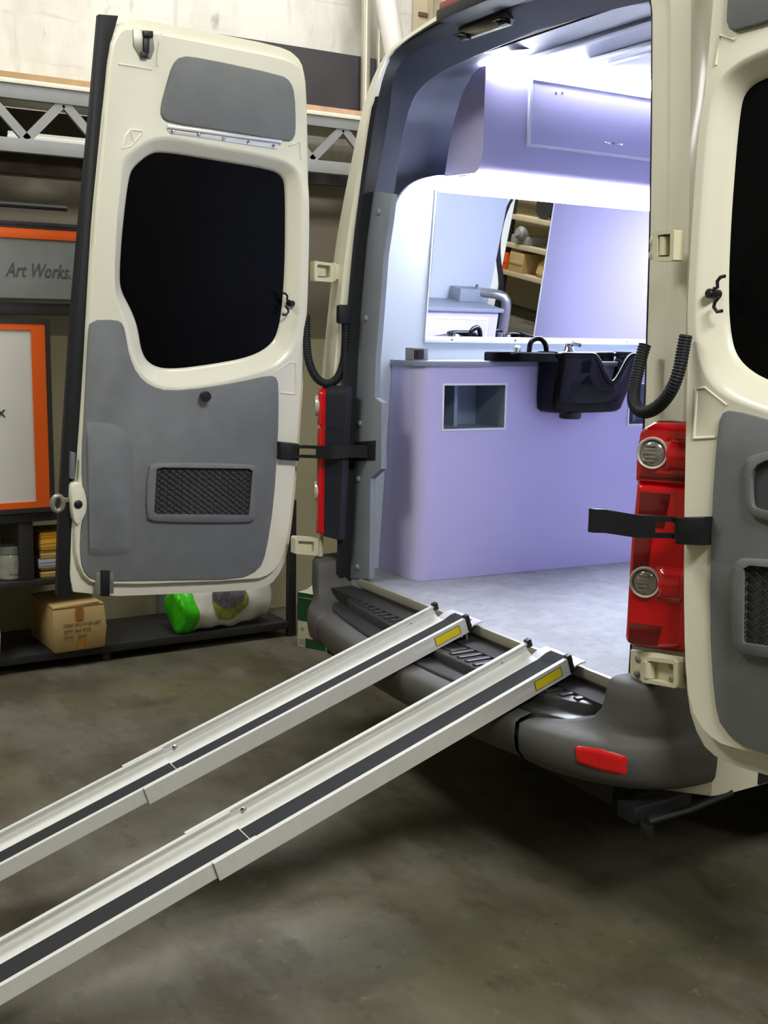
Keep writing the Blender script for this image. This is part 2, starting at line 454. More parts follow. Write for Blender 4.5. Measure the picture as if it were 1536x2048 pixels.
def strip_poly():
    L = [(702, 1157), (707, 900), (713, 770), (721, 650), (735, 480), (748, 383)]
    Rr = [(786, 388), (779, 443), (769, 510), (761, 620), (753, 719), (751, 795), (765, 805), (764, 938), (743, 957), (740, 1157)]
    return [PR(*p, dy=.07) for p in L + Rr]
SP = strip_poly()
TS0 = lambda x, z, y: (x, y + .043 * (z - .7), z)
b = MB(TS0)
b.slab([(p[0], p[2]) for p in SP], .02, -.004, .003)
ST = build(b, 'pillar_strip', STRIPGREY, VAN)
for (x, y) in ((758, 424), (732, 637), (720, 847), (717, 958), (715, 1134)):
    p = PR(x, y, dy=.066); q = MB(); q.lathe([(.013, 0), (.012, -.004), (.006, -.008), (.001, -.0085)], p, (0, 1, 0), 14)
    build(q, 'bolt', STRIPGREY, ST)
b = MB(TS0)
b.slab([(PR(*p, dy=.066)[0], PR(*p, dy=.066)[2]) for p in ((707, 884), (752, 881), (751, 920), (707, 922))], -.003, -.008, .002)
build(b, 'strap_slot', BLACKPL, ST)

# floor, linings, ceiling
def wallX(z): return -.825 + .0932 * (z - 1.645)
Pm = np.array([-.825, 0, 1.645]); nm = np.array([1, 0, -.0932]); nm = nm / np.linalg.norm(nm)
am = np.array([.0932, 0, 1]); am = am / np.linalg.norm(am)
def TW(y, h, d): return Pm + np.array([0, 1, 0]) * y + am * h + nm * d
def WP(x, y, d=0.0):
    q = atp(x, y, Pm + nm * d, nm) - Pm; return (q[1], q @ am)
b = MB(); b.box((-.93, .0, .64), (.93, 4.2, .68)); build(b, 'cargo_floor', VINYL, VAN)
b = MB(); b.box((-.76, -.012, .652), (.80, .004, .684), .003); build(b, 'sill_strip', mat('sill_aluminium', (176, 172, 156), .4, metal=.4), VAN)
hb = (.681 - 1.645) / am[2]
ed = [WP(*p) for p in ((757, 722), (766, 600), (773, 490), (781, 440), (793, 402), (812, 374), (838, 358), (872, 351))]
b = MB(TW); b.slab([(.03, hb), (.09, ed[0][1] - .1)] + chaikin(ed, 2, closed=False) + [(.5, ed[-1][1] + .02), (2.0, ed[-1][1] + .02), (2.0, hb)], -.012, 0)
build(b, 'wall_lining', WHITELAM, VAN)
b = MB(); zz = [.681, 1.5, 2.2, 2.45]
b.sheet([[(-wallX(z) - .0, y, z) for y in (.03, 1.82)] for z in zz]); b.sheet([[(-wallX(z) + .012, y, z) for y in (.03, 1.82)] for z in zz])
build(b, 'wall_lining', WHITELAM, VAN)
b = MB(); CE = [(-.54, 2.702), (-.5, 2.706), (.5, 2.706), (.66, 2.68), (.74, 2.6), (.78, 2.5), (.80, 2.36)]
b.sheet([[(x * .97, .262, min(z, 2.668)) for x, z in CE], [(x, .34, z) for x, z in CE], [(x, 4.2, z) for x, z in CE]])
for y in (.53, 1.25): b.box((-.62, y - .022, 2.690), (.62, y + .022, 2.7055), .006)
build(b, 'ceiling_lining', HEADLIN, VAN)
V0 = at(1225, 118, Z=2.66)
b = MB(); b.box((-.36, .72, 2.685), (.2, 1.12, 2.705), .008); b.box((-.30, .77, 2.672), (.14, 1.07, 2.688), .006)
build(b, 'roof_vent', mat('pale_vent_plastic', (188, 190, 200), .4), VAN)
# latch striker on the header
b = MB(lambda x, z, y: (x, y, z)); pts = [at(*p, Y=.10) for p in ((919, 62), (1020, 26), (1027, 38), (1022, 50), (928, 82))]
pz = [(p[0], p[2]) for p in pts]; b.slab(pz, .105, .088, .003)
LS_ = build(b, 'latch_striker', ZINC, VAN)
for (x, y) in ((930, 74), (1008, 44)):
    p = at(x, y, Y=.082); q = MB(); q.box(p - [.022, .008, .01], p + [.022, .012, .008], .003); q.tube([p + [-.02, -.008, .004], p + [-.02, -.03, .004], p + [.02, -.03, .004], p + [.02, -.008, .004]], .004, 8)
    build(q, 'striker_bar', BLACKPL, LS_)
# high brake light over the opening
b = MB(); b.box((-.235, -.045, 2.700), (.235, .06, 2.738), .010); HL = build(b, 'high_brake_light', BLACKPL, VAN)
b = MB(); b.box((-.225, -.04, 2.732), (.225, .04, 2.760), .01); build(b, 'lens', mat('dusty_red_lens', (150, 52, 50), .35), HL)

# rear step, bumper
b = MB(lambda x, y, z: (x, y, z))
TRD = [(-.735, .0), (.80, .0), (.80, -.06), (.745, -.125), (.6, -.185), (.3, -.208), (0, -.2), (-.3, -.165), (-.6, -.135), (-.70, -.105), (-.735, -.05)]
b.slab(chaikin(TRD, 1), .56, .632, .012)
b.slab(chaikin([(-.80, .0), (.86, .0), (.86, -.10), (.80, -.17), (.63, -.235), (.3, -.275), (0, -.275), (-.3, -.245), (-.63, -.19), (-.76, -.14), (-.80, -.10)], 1), .50, .599, .012)
STEP = build(b, 'rear_step', STEPPL, VAN)
tx = np.array([t_[0] for t_ in TRD[2:]])[::-1]; ty = np.array([t_[1] for t_ in TRD[2:]])[::-1]
for k in range(34):
    x = -.70 + k * .0455
    if -.03 < x < .16: continue
    yf_ = np.interp(x, tx, ty) + .016
    b = MB(); b.box((x - .011, yf_, .630), (x + .011, -.014, .6385), .004); build(b, 'tread_rib', STEPPL, STEP)
b = MB(); b.box((-.0, -.17, .628), (.14, -.03, .636), .004)
build(b, 'catch_plate', BLACKPL, STEP); b = MB(); b.tube([(.03, -.05, .64), (.03, -.05, .655), (.06, -.05, .655), (.06, -.05, .64)], .005); build(b, 'catch_hook', CHROME, STEP)
YB = lambda x: -.2675 - .0175 * (x / .65) - .068 * (1 - (x / .65) ** 2)
CORN = [(.745, .862, -.13), (.735, .856, -.142), (.69, .850, -.146), (.65, .842, -.150), (.622, .82, -.158), (.603, .78, -.175), (.592, .73, -.205), (.587, .70, -.232), (.580, .66, -.268), (.570, .65, -.285), (.53, .65, -.289), (.49, .65, -.283), (.46, .65, -.26), (.445, .65, -.2), (.44, .65, -.1)]
def corner(sgn):
    rows = []
    for z, xi, yf in CORN:
        xo = 1.03 - .02 * min(1, max(0, (yf + .285) / .135)); w = np.clip((-.15 - yf) / .135, 0, 1); r = .22 + .17 * w
        if sgn < 0: xo -= .02 * w
        r = min(r, xo - xi - .03) if xo - xi - .03 > .1 else .1
        if sgn < 0: yf += .035 * w
        ry = r * ((1.25 if sgn < 0 else .9) * w + (1 - w))
        row = [(sgn * xi, .0, z), (sgn * xi, yf + .02, z), (sgn * (xi + .004), yf + .006, z), (sgn * (xi + .012), yf, z), (sgn * (xi * .4 + (xo - r) * .6), yf, z)]
        for k in range(0, 13):
            a_ = k / 12 * pi / 2; row.append((sgn * (xo - r + r * sin(a_)), yf + (ry - ry * cos(a_)), z))
        row += [(sgn * xo, max(.125, row[-1][1] + .005), z), (sgn * (xo - .03), .13, z)]
        rows.append(row)
    b = MB(); g = b.sheet(rows); b.f(g[0][:]); return build(b, 'bumper_corner', BUMPER, VAN, angle=60)
BC = {s: corner(s) for s in (1, -1)}
b = MB(); rows = []
for z, dy in ((.55, .10), (.586, .075), (.588, .055), (.580, .017), (.570, 0), (.53, -.004), (.49, .002), (.46, .025), (.445, .085), (.44, .18)):
    rows.append([(x, YB(x) + dy, z) for x in np.linspace(-.645, .645, 33)])
b.sheet(rows)
build(b, 'bumper', BUMPER, VAN, angle=60)
def bump_y(x):
    xo, r, yf = 1.03, .35, -.289
    u = np.clip((x - (xo - r)) / r, 0, .999); return yf + (r - r * sqrt(1 - u * u)) * .9
def on_bump(x, y):
    Y = -.28
    for _ in range(12): P = at(x, y, Y=Y); Y = .5 * Y + .5 * bump_y(P[0])
    return P
ct = [on_bump(*p) for p in ((1148, 1490), (1200, 1498), (1256, 1513))]; cb = [on_bump(*p) for p in ((1153, 1526), (1200, 1542), (1250, 1551))]
for s in (1, -1):
    rows = []
    for j in range(9):
        t = j / 8; row = []
        for k in range(25):
            u = k / 24; e = 1 - abs(2 * u - 1) ** 12
            xt = np.interp(u, [0, .48, 1], [c[0] for c in ct]); zt_ = np.interp(u, [0, .48, 1], [c[2] for c in ct]); xb_ = np.interp(u, [0, .48, 1], [c[0] for c in cb]); zb2 = np.interp(u, [0, .48, 1], [c[2] for c in cb])
            tt = .5 + (t - .5) * (.82 + .18 * e)
            x = xt * (1 - tt) + xb_ * tt; z = zt_ * (1 - tt) + zb2 * tt
            yy = bump_y(x)
            if s < 0: u_ = np.clip((x - .66) / .35, 0, .999); yy = -.254 + .4375 * (1 - sqrt(1 - u_ * u_))
            row.append((s * x, yy - (.004 if 0 < j < 8 and 0 < k < 24 else -.004), z))
        rows.append(row)
    b = MB(); b.sheet(rows); build(b, 'reflector', REFLRED, BC[s], angle=60)

# tail lamps
lampL = [(1240, 1275), (1251, 1089), (1262.5, 976), (1260, 962), (1263, 900), (1269, 866), (1276, 856), (1286, 850)]
DB = .6                                     # the lamp face runs round the corner of the body
LPP, LPN = (.87, -.15, 1.0), (DB, -1, 0)
lp = np.array([atp(x + 3, y, LPP, LPN) for x, y in lampL]); lz = lp[:, 2]; lx = lp[:, 0]
ztop, zbot = atp(1320, 843, LPP, LPN)[2], atp(1300, 1301, LPP, LPN)[2]
CEN = [atp(1306, 906, LPP, LPN), atp(1291, 1164, LPP, LPN)]
zgr = atp(1300, 968, LPP, LPN)[2]
LD = np.array([1, DB, 0]) / sqrt(1 + DB * DB); LNO = np.array([DB, -1, 0]) / sqrt(1 + DB * DB)
def lamp(s):
    S = np.array([s, 1, 1.0])
    def T(u, z, d):                          # u along the face from its inner edge, d outward
        q = np.array([.87, -.15, 0]) + LD * u + LNO * d; return (s * q[0], q[1], z)
    us = (lx - .87) / LD[0]; cen = [((c[0] - .87) / LD[0], c[2]) for c in CEN]; UE = .205
    zs = np.linspace(zbot, ztop, 130); rows = []; hrows = []
    for z in zs:
        ul = np.interp(z, lz, us); e = min(1, (z - zbot) / .03, (ztop - z) / .03); e = sqrt(max(0, 1 - (1 - e) ** 2)) if e < 1 else 1
        ul += (1 - e) * .018
        ul += .007; row = [(ul + .004, -.045), (ul + .001, -.02), (ul + .003, -.008), (ul + .010, -.002)]
        row += [(ul + .010 + (UE - .03 - ul) * k / 26, 0) for k in range(1, 27)] + [(UE - .006, -.006), (UE + .002, -.03)]
        out = []
        for u, d in row:
            if d > -.03:
                d -= (1 - e) * .03
                for cu, cz in cen:
                    t = abs(z - cz) / .040
                    if t < 1 and u > cu: d += .020 * sqrt(1 - t * t) * np.clip((u - cu - .026) / .02, 0, 1)
                t = abs(z - zgr) / .008
                if t < 1: d -= .012 * (1 - t * t)
            out.append((u, z, d))
        rows.append(out)
        xi = .87 + LD[0] * (ul - .007) + .002
        hx_ = xi if s > 0 else .812
        hrows.append([(s * hx_, .02 if s > 0 else -.055 + .043 * (z - .7), z), (s * hx_, -.15 + LD[1] * ul + .030 if s > 0 else -.082 + .043 * (z - .7), z), (s * xi, -.15 + LD[1] * ul + .022, z), T(UE - .01, z, -.03), (s * 1.03, .02, z)])
    b = MB(); b.sheet(hrows, closeu=True)
    b.f([b.v(v) for v in hrows[0]]); b.f([b.v(v) for v in hrows[-1]])
    H = build(b, 'tail_lamp', HOUSING, VAN)
    b = MB(T); b.sheet(rows); build(b, 'lens', RED, H, angle=60)
    for cu, cz in cen:
        Tz = lambda u, v, d: T(cu + u, cz + v, d)
        b = MB(Tz); b.lathe([(.042, -.012), (.043, .006), (.040, .012), (.036, .010), (.034, 0)], (0, 0, 0), (0, 0, 1), 32, cap=False); build(b, 'bezel', LENSRIM, H)
        b = MB(Tz); b.lathe([(.035, .0), (.032, .005), (.024, .010), (.012, .013), (.001, .014)], (0, 0, 0), (0, 0, 1), 32)
        for k in range(-2, 3): b.box((-.018, k * .010 - .002, .006), (.010, k * .010 + .002, .0155), .001)
        build(b, 'round_lens', CLEAR, H)
    for (z0, z1, u0, u1) in ((zbot + .014, zbot + .07, .004, .09), (zgr - .115, zgr - .022, .006, .085), (zgr - .27, zgr - .122, .004, .05), (zgr + .012, zgr + .03, .004, .15)):
        ul = np.interp((z0 + z1) / 2, lz, us) + .007
        b = MB(T); b.slab([(ul + .008 + u0, z0), (ul + u1, z0), (ul + u1 + .012, z1), (ul + .01 + u0, z1)], -.003, .0012, .0005); build(b, 'smoked_pane', DKRED, H)
    return H
for s in (1, -1): lamp(s)

# chassis, wheels
b = MB(); b.box((-.86, -.1, .36), (.86, 4.2, .64)); b.box((-.6, .3, .28), (-.5, 4, .4)); b.box((.5, .3, .28), (.6, 4, .4)); b.tube([(-.7, 1.1, .33), (.7, 1.1, .33)], .06, 12); b.box((.98, .3, .4), (1.03, 4.2, .66), .01)
build(b, 'chassis', CHASSIS, VAN)
b = MB(); b.tube([(1.0, -.1, .37), (1.0, .05, .37), (1.02, .2, .40)], .012, 8); b.box((.9, -.12, .35), (.97, .1, .40), .006); b.lathe([(.018, 0), (.018, .03), (.012, .04)], (1.0, -.1, .36), (0, 0, -1), 12)
build(b, 'tow_bracket', BLACKPL, VAN)
for (x, y) in ((-.84, 1.1), (.84, 1.1), (-.84, 3.9), (.84, 3.9)):
    b = MB(); s = 1 if x > 0 else -1
    b.lathe([(.2, -.1), (.30, -.1), (.335, -.07), (.345, 0), (.335, .07), (.30, .1), (.2, .1)], (x, y, .345), (s, 0, 0), 36, cap=False); W = build(b, 'wheel', TYRE, VAN)
    b = MB(); b.lathe([(.2, .1), (.19, .06), (.08, .04), (.06, .09), (.001, .1)], (x, y, .345), (s, 0, 0), 30); b.lathe([(.2, -.1), (.19, -.03), (.001, -.03)], (x, y, .345), (s, 0, 0), 30); build(b, 'rim', ZINC, W)

# ------------------------------------------------------------------ rear doors
TP, RK = .0597527, .0250814
def frame(P0, u, ax):
    ax = np.array(ax, float); ax /= np.linalg.norm(ax); u = np.array(u, float); u -= ax * (u @ ax); u /= np.linalg.norm(u)
    return np.array(P0, float), u, ax
LP0, LU, LA = frame((-1.0158437, -.1, .68), (-.004954, -.99999, RK), (TP, RK, 1)); LN = -np.cross(LU, LA)
RP0, RU, RA = frame((1.0139813, -.1290558, .6795), (cos(.091438), sin(.091438), 0), (-TP, RK, 1)); RN = np.cross(RU, RA)
def TL(s, h, d): return LP0 + LU * s + LA * h + LN * d
def TR(s, h, d): return RP0 + RU * s + RA * h + RN * d
def LS(px, d=0.0):
    out = []
    for p in px:
        q = atp(p[0], p[1], LP0 + LN * d, LN) - LP0; out.append((q @ LU, q @ LA))
    return out
def RS(px, d=0.0):
    out = []
    for p in px:
        q = atp(p[0], p[1], RP0 + RN * d, RN) - RP0; out.append((q @ RU, q @ RA))
    return out
D_O = LS([(243, 27), (420, 60), (560, 88), (600, 105), (618, 138), (623, 230), (626, 500), (619, 700), (602, 950), (588, 1080), (577, 1135), (548, 1178), (490, 1187), (150, 1201), (143, 1150), (146, 1050), (166, 800), (185, 455), (207, 230), (222, 92)])
D_I = LS([(240, 57), (255, 52), (420, 84), (570, 114), (602, 130), (614, 165), (617, 230), (619, 500), (611, 700), (594, 940), (580, 1070), (568, 1120), (545, 1150), (510, 1163), (200, 1174), (165, 1160), (147, 1110), (150, 1050), (168, 800), (188, 455), (211, 230), (221, 90)])
D_W1 = LS([(237, 328), (248, 310), (283, 283), (318, 270), (346, 272), (450, 292), (547, 310), (585, 326), (603, 350), (608, 400), (606, 547), (602, 650), (590, 700), (565, 730), (530, 745), (437, 769), (370, 779), (328, 778), (295, 765), (270, 735), (258, 700), (250, 660), (235, 615), (226, 580), (227, 500)])
D_W0 = LS([(258, 350), (270, 332), (296, 310), (319, 303), (430, 321), (538, 339), (563, 351), (570, 374), (570, 501), (566, 592), (559, 650), (545, 688), (501, 714), (420, 729), (337, 739), (301, 730), (283, 705), (276, 655), (262, 618), (241, 580), (239, 545), (245, 456)], -.045)
D_C = LS([(420, 520)])[0]
D_G = LS([(180, 640), (232, 639), (246, 648), (252, 680), (258, 712), (273, 748), (300, 772), (337, 782), (410, 775), (480, 763), (540, 750), (554, 756), (556, 790), (555, 873), (546, 1010), (531, 1105), (518, 1138), (478, 1157), (350, 1159), (219, 1161), (182, 1158), (164, 1138), (159, 1100), (161, 1056), (166, 1036), (171, 1019), (172, 1003), (163, 965), (163, 900), (166, 855), (175, 668)])
D_T = LS([(360, 112), (400, 116), (560, 150), (580, 163), (588, 191), (590, 250), (588, 276), (574, 284), (450, 262), (337, 246), (321, 233), (321, 210), (332, 170), (344, 130)])
D_PO = LS([(292, 923), (516, 926), (507, 1043), (288, 1041)]); D_PI = LS([(308, 932), (500, 935), (493, 1028), (303, 1026)])
D_PAD0 = LS([(172, 855), (174, 843), (190, 843), (225, 847), (244, 855), (258, 870), (265, 890), (268, 930), (267, 1020), (266, 1090), (262, 1104), (250, 1111), (200, 1113), (178, 1112), (175, 1100), (175, 990)], .01); D_PAD1 = LS([(173, 882), (175, 871), (190, 871), (217, 873), (230, 877), (240, 886), (246, 902), (249, 935), (249, 1020), (248, 1082), (245, 1092), (236, 1096), (200, 1097), (180, 1097), (177, 1088), (176, 990)], .01)
D_BR = LS([(552, 882), (591, 886), (590, 919), (553, 917)])
D_KNOB = LS([(403, 790)])[0]; D_BUNG = LS([(583.5, 607)])[0]
D_LATCH = LS([(265, 58), (304, 62), (308, 100), (301, 118), (280, 116), (266, 92)])

def rough_fillet(P, it=1): return [tuple(p) for p in chaikin(P, it)]

def ring_frame(mb, outer, inner, d0, d1, df):
    g = mb.sheet([[(a, c, d0) for a, c in outer], [(a, c, d1 - .003) for a, c in outer], [(a, c, d1) for a, c in inset_poly(outer, .004)], [(a, c, d1) for a, c in inner], [(a, c, df) for a, c in inner]], closeu=True)
    return g

def door(T, right):
    N = 240
    O = star(rough_fillet(D_O), D_C, N); I = star(rough_fillet(D_I), D_C, N); W1 = star(rough_fillet(D_W1, 2), D_C, N); W0 = star(rough_fillet(D_W0, 2), D_C, N)
    mix = lambda A, B, t: [(a[0] * (1 - t) + c[0] * t, a[1] * (1 - t) + c[1] * t) for a, c in zip(A, B)]
    Ii = star(inset_poly(rough_fillet(D_I), .008), D_C, N)
    Wa = star(inset_poly(rough_fillet(D_W1, 2), -.012), D_C, N)
    L3 = lambda A, d: [(a, c, d) for a, c in A]
    b = MB(T)
    b.sheet([L3(W0, -.07), L3(O, -.07), L3(O, -.036), L3(mix(O, I, .4), -.032), L3(I, -.030), L3(mix(I, Ii, .35), -.008), L3(Ii, 0), L3(Wa, 0), L3(W1, .004), L3(mix(W1, W0, .12), .004), L3(mix(W1, W0, .3), -.006), L3(mix(W1, W0, .8), -.030), L3(mix(W1, W0, .9), -.036), L3(W0, -.046), L3(W0, -.07)], closeu=True)
    # pressed ridges
    rid = [[(236, 128), (270, 133), (303, 139)], [(322, 68), (316, 100), (314, 132)], [(245, 296), (252, 270), (262, 259), (284, 262)], [(243, 297), (262, 292), (284, 266)], [(262, 264), (268, 286)], [(548, 745), (580, 724), (592, 726), (590, 788)], [(560, 785), (590, 788)], [(578, 292), (600, 283), (602, 320)]]
    for r in rid: b.tube([(a, c, .0) for a, c in LS(r)], .0042, 8)
    sh = build(b, 'rear_door', CREAM, VAN, angle=50)
    def part(mb, n, m, **k): return build(mb, n, m, sh, **k)
    b = MB(T); b.slab(mix(W0, [D_C] * N, -.03), -.052, -.0455); part(b, 'window_glass', GLASS)
    so = LS([(204, 25), (187, 219), (166, 437), (148, 638), (132, 892), (123, 1056), (119, 1196)]); si = LS([(150, 1203), (145, 1150), (149, 1050), (168, 800), (187, 455), (209, 230), (226, 90), (243, 28)])
    b = MB(T); b.slab(so + si, -.068, -.03, .006); part(b, 'edge_seal', RUBBER)
    b = MB(T); b.slab(rough_fillet(D_G), 0, .010, .004); G = part(b, 'lower_trim_panel', GREYTRIM)
    if not right:
        g0 = rough_fillet(D_PAD0); g1 = rough_fillet(D_PAD1)
        b = MB(T); g = b.sheet([[(a, c, .0095) for a, c in g0], [(a, c, .027) for a, c in g1]], closeu=True); b.f(g[-1]); part(b, 'raised_pad', GREYTRIM)
    b = MB(T); b.slab(rough_fillet(D_T), 0, .014, .007); part(b, 'upper_trim_panel', GREYTRIM)
    po = rough_fillet(D_PO, 2); c0 = np.mean(D_PO, 0)
    po = star(rough_fillet([p for i in range(4) for p in (tuple(np.array(D_PO[i]) * .93 + np.array(D_PO[i - 1]) * .07), tuple(np.array(D_PO[i]) * .93 + np.array(D_PO[(i + 1) % 4]) * .07))]), c0, 80); pi_ = star(D_PI, c0, 80)
    b = MB(T); ring_frame(b, po, pi_, .004, .030, .012); pk = part(b, 'net_pocket', GREYPLAST)
    # (kept as one level: pocket floor and net beside the frame)
    b = MB(T); b.slab(pi_, .0105, .0125); part(b, 'pocket_floor', POCKETIN)
    a0, a1 = min(p[0] for p in D_PI), max(p[0] for p in D_PI); h0, h1 = min(p[1] for p in D_PI), max(p[1] for p in D_PI)
    b = MB(T); st = .0295; sl = .74
    for sg in (1, -1):
        k = -20
        while k < 40:
            pts = []
            for s in np.linspace(a0, a1, 60):
                h = h0 + sg * sl * (s - a0) + k * st * sl * 1.0
                if h0 < h < h1: pts.append((s, h, .021 - .006 * sin(pi * (s - a0) / (a1 - a0)) + .002 * sin(s * 230)))
            if len(pts) > 2: b.tube(pts, .0016, 5)
            k += 1
    part(b, 'pocket_net', BLACKPL)
    b = MB(T); b.slab(D_BR, 0, .042, .006); part(b, 'strap_bracket', BLACKPL)
    b = MB(T); b.lathe([(.012, .01), (.012, .03), (.019, .034), (.021, .045), (.018, .056), (.001, .058)], (D_KNOB[0], D_KNOB[1], 0), (0, 0, 1), 18); part(b, 'door_knob', BLACKPL)
    b = MB(T); b.lathe([(.012, -.03), (.012, .006), (.009, .010), (.001, .0105)], (D_BUNG[0], D_BUNG[1], 0), (0, 0, 1), 16); part(b, 'rubber_bung', BLACKPL)
    wr = [LS([(564, 586), (570, 587), (574, 592), (573, 600), (578, 601)]), LS([(564, 629), (571, 630), (576, 624), (575, 618), (570, 612)])]
    b = MB(T)
    for r in wr: b.tube([(a, c, .004) for a, c in r], .0045, 8)
    part(b, 'window_wire', BLACKPL)
    b = MB(T); lk = LS([(140, 975), (150, 962), (163, 968), (172, 995), (172, 1020), (163, 1040), (152, 1050), (144, 1035)]); b.slab(rough_fillet(lk), -.03, .016, .006); part(b, 'lock_cover', CREAM)
    q = LS([(154, 1007)])[0]; b = MB(T); b.lathe([(.016, .01), (.016, .019), (.012, .022), (.001, .022)], (q[0], q[1], 0), (0, 0, 1), 20); part(b, 'lock_button', BLACKPL)
    if not right:
        q = LS([(120, 1010)])[0]; b = MB(T); b.tube([(q[0] + .02 * cos(t), q[1] + .028 * sin(t), -.03) for t in np.linspace(0, 2 * pi, 20)[:-1]], .010, 10, closed=True); b.box((q[0] - .06, q[1] + .004, -.035), (q[0] - .01, q[1] + .022, -.02), .003); part(b, 'lock_striker', ZINC)
        b = MB(T); e = LS([(143, 905), (152, 907), (151, 960), (142, 958)]); b.slab(e, -.03, -.005, .003); part(b, 'lock_housing', GREYPLAST)
    b = MB(T); b.slab(D_LATCH, 0, .007, .002); L = part(b, 'upper_latch', ZINC)
    b = MB(T)
    for q in ([(283, 63), (303, 64), (303, 76), (284, 75)], [(284, 78), (296, 78), (295, 108), (284, 108)], [(279, 105), (293, 106), (293, 118), (279, 117)]): b.slab(LS(q), .004, .022, .004)
    part(b, 'latch_catch', BLACKPL)
    b = MB(T)
    for q in ([(191, 1142), (226, 1144), (226, 1186), (191, 1188)],): b.slab(LS(q), -.01, .012, .004)
    part(b, 'lower_latch', ZINC)
    b = MB(T); b.slab(LS([(199, 1139), (217, 1140), (216, 1190), (199, 1190)]), .0, .026, .006); part(b, 'latch_catch', BLACKPL)
    if not right:
        b = MB(T); r0 = LS([(333, 250), (561, 281), (561, 287), (333, 257)]); b.slab(r0, 0, .016, .003)
        r1 = LS([(333, 257), (556, 287), (553, 298), (338, 267)]); b.slab(r1, 0, .006, .001); AL = part(b, 'fixing_rail', ALUBRT)
        for p in ((344, 264), (396, 270), (446, 278), (495, 285), (545, 293)):
            b = MB(T); q = LS([p])[0]; b.lathe([(.008, .005), (.007, .009), (.001, .010)], (q[0], q[1], 0), (0, 0, 1), 12); part(b, 'rail_screw', CHROME)
    if right:
        o_ = RS([(1500, 911), (1600, 892), (1600, 1050), (1508, 1035), (1496, 1010), (1495, 930)], .01); i_ = RS([(1508, 926), (1590, 912), (1590, 1030), (1516, 1018), (1509, 1006)], .01)
        c = np.mean(o_, 0); oo = star(rough_fillet(o_, 2), c, 60); ii = star(rough_fillet(i_, 2), c, 60)
        b = MB(T); ring_frame(b, oo, ii, .006, .026, .010); part(b, 'pull_handle', GREYPLAST)
        b = MB(T); b.slab(ii, .009, .0115); part(b, 'handle_recess', POCKETIN)
    return sh
DL = door(TL, False); DL['label'] = 'cream rear door standing square to the van, black edge seal at its free edge'
DR = door(TR, True); DR['label'] = 'cream rear door swung right round beside the red tail lamp'

# hinges
def hinge(par, T, out, inn, dep, kn, plates=()):
    b = MB(T); N = 40; c = np.mean(inn, 0); o = star(out, c, N); i = star(inn, c, N)
    L3 = lambda A, d: [(a, q, d) for a, q in A]
    b.sheet([L3(o, dep[0]), L3(o, dep[1]), L3(i, dep[1]), L3(i, dep[0])], closeu=True, closev=True)
    for (p0, p1, r) in kn: b.tube([p0, p1], r, 14)
    for q, d0, d1 in plates: b.slab(q, d0, d1, .002)
    return build(b, 'hinge', CREAM_IN, par)
def YZ(px, X): return [tuple(at(*p, X=X)[1:]) for p in px]
def XZ(px, Y): return [tuple(at(*p, Y=Y)[[0, 2]]) for p in px]
TX = lambda y, z, d: (-.955 + d, y, z)
k = YZ([(666, 526), (666, 562)], -.955)
hinge(DL, TX, YZ([(625, 522), (663, 527), (664, 565), (625, 562)], -.955), YZ([(630, 529), (656, 532), (656, 556), (630, 555)], -.955), (-.02, .02), [((k[0][0], k[0][1], 0), (k[1][0], k[1][1], 0), .013)], [(YZ([(632, 534), (652, 537), (652, 553), (632, 552)], -.955), -.01, .0), (YZ([(664, 530), (680, 528), (680, 560), (664, 558)], -.955), -.01, .012)])
k = YZ([(640, 1072), (640, 1112)], -.955)
hinge(DL, TX, YZ([(586, 1072), (632, 1075), (632, 1110), (586, 1106)], -.955), YZ([(592, 1080), (624, 1082), (624, 1103), (592, 1100)], -.955), (-.02, .02), [((k[0][0], k[0][1], 0), (k[1][0], k[1][1], 0), .013)], [(YZ([(590, 1078), (626, 1081), (626, 1105), (590, 1102)], -.955), -.014, -.002)])
TY = lambda x, z, d: (x, -.075 - d, z)
k = XZ([(1333, 474), (1331, 511)], -.09)
hinge(DR, TY, XZ([(1316, 464), (1360, 460), (1358, 523), (1316, 523)], -.09), XZ([(1326, 471), (1352, 468), (1351, 514), (1326, 514)], -.09), (0, .035), [((k[0][0], k[0][1], .02), (k[1][0], k[1][1], .02), .014)], [(XZ([(1298, 478), (1330, 472), (1330, 516), (1298, 518)], -.09), 0, .012), (XZ([(1326, 470), (1354, 468), (1352, 514), (1326, 514)], -.09), 0, .006)])
for p in ((1307, 482), (1305, 510)): b = MB(TY); q = XZ([p], -.09)[0]; b.lathe([(.012, .01), (.012, .018), (.007, .021), (.001, .021)], (q[0], q[1], 0), (0, 0, 1), 14); build(b, 'hinge_bolt', CREAM_IN, DR)
k = XZ([(1302, 1322), (1302, 1354)], -.09)
hinge(DR, TY, XZ([(1295, 1311), (1362, 1318), (1362, 1375), (1290, 1362)], -.09), XZ([(1304, 1320), (1356, 1326), (1356, 1368), (1304, 1356)], -.09), (0, .032), [((k[0][0], k[0][1], .02), (k[1][0], k[1][1], .02), .016)], [(XZ([(1258, 1300), (1300, 1306), (1362, 1316), (1362, 1378), (1256, 1360)], -.09), 0, .010)])
for p in ((1274, 1318), (1287, 1336), (1272, 1348), (1342, 1333), (1342, 1360)): b = MB(TY); q = XZ([p], -.09)[0]; b.lathe([(.010, .008), (.010, .014), (.006, .017), (.001, .017)], (q[0], q[1], 0), (0, 0, 1), 14); build(b, 'hinge_bolt', ZINC, DR)

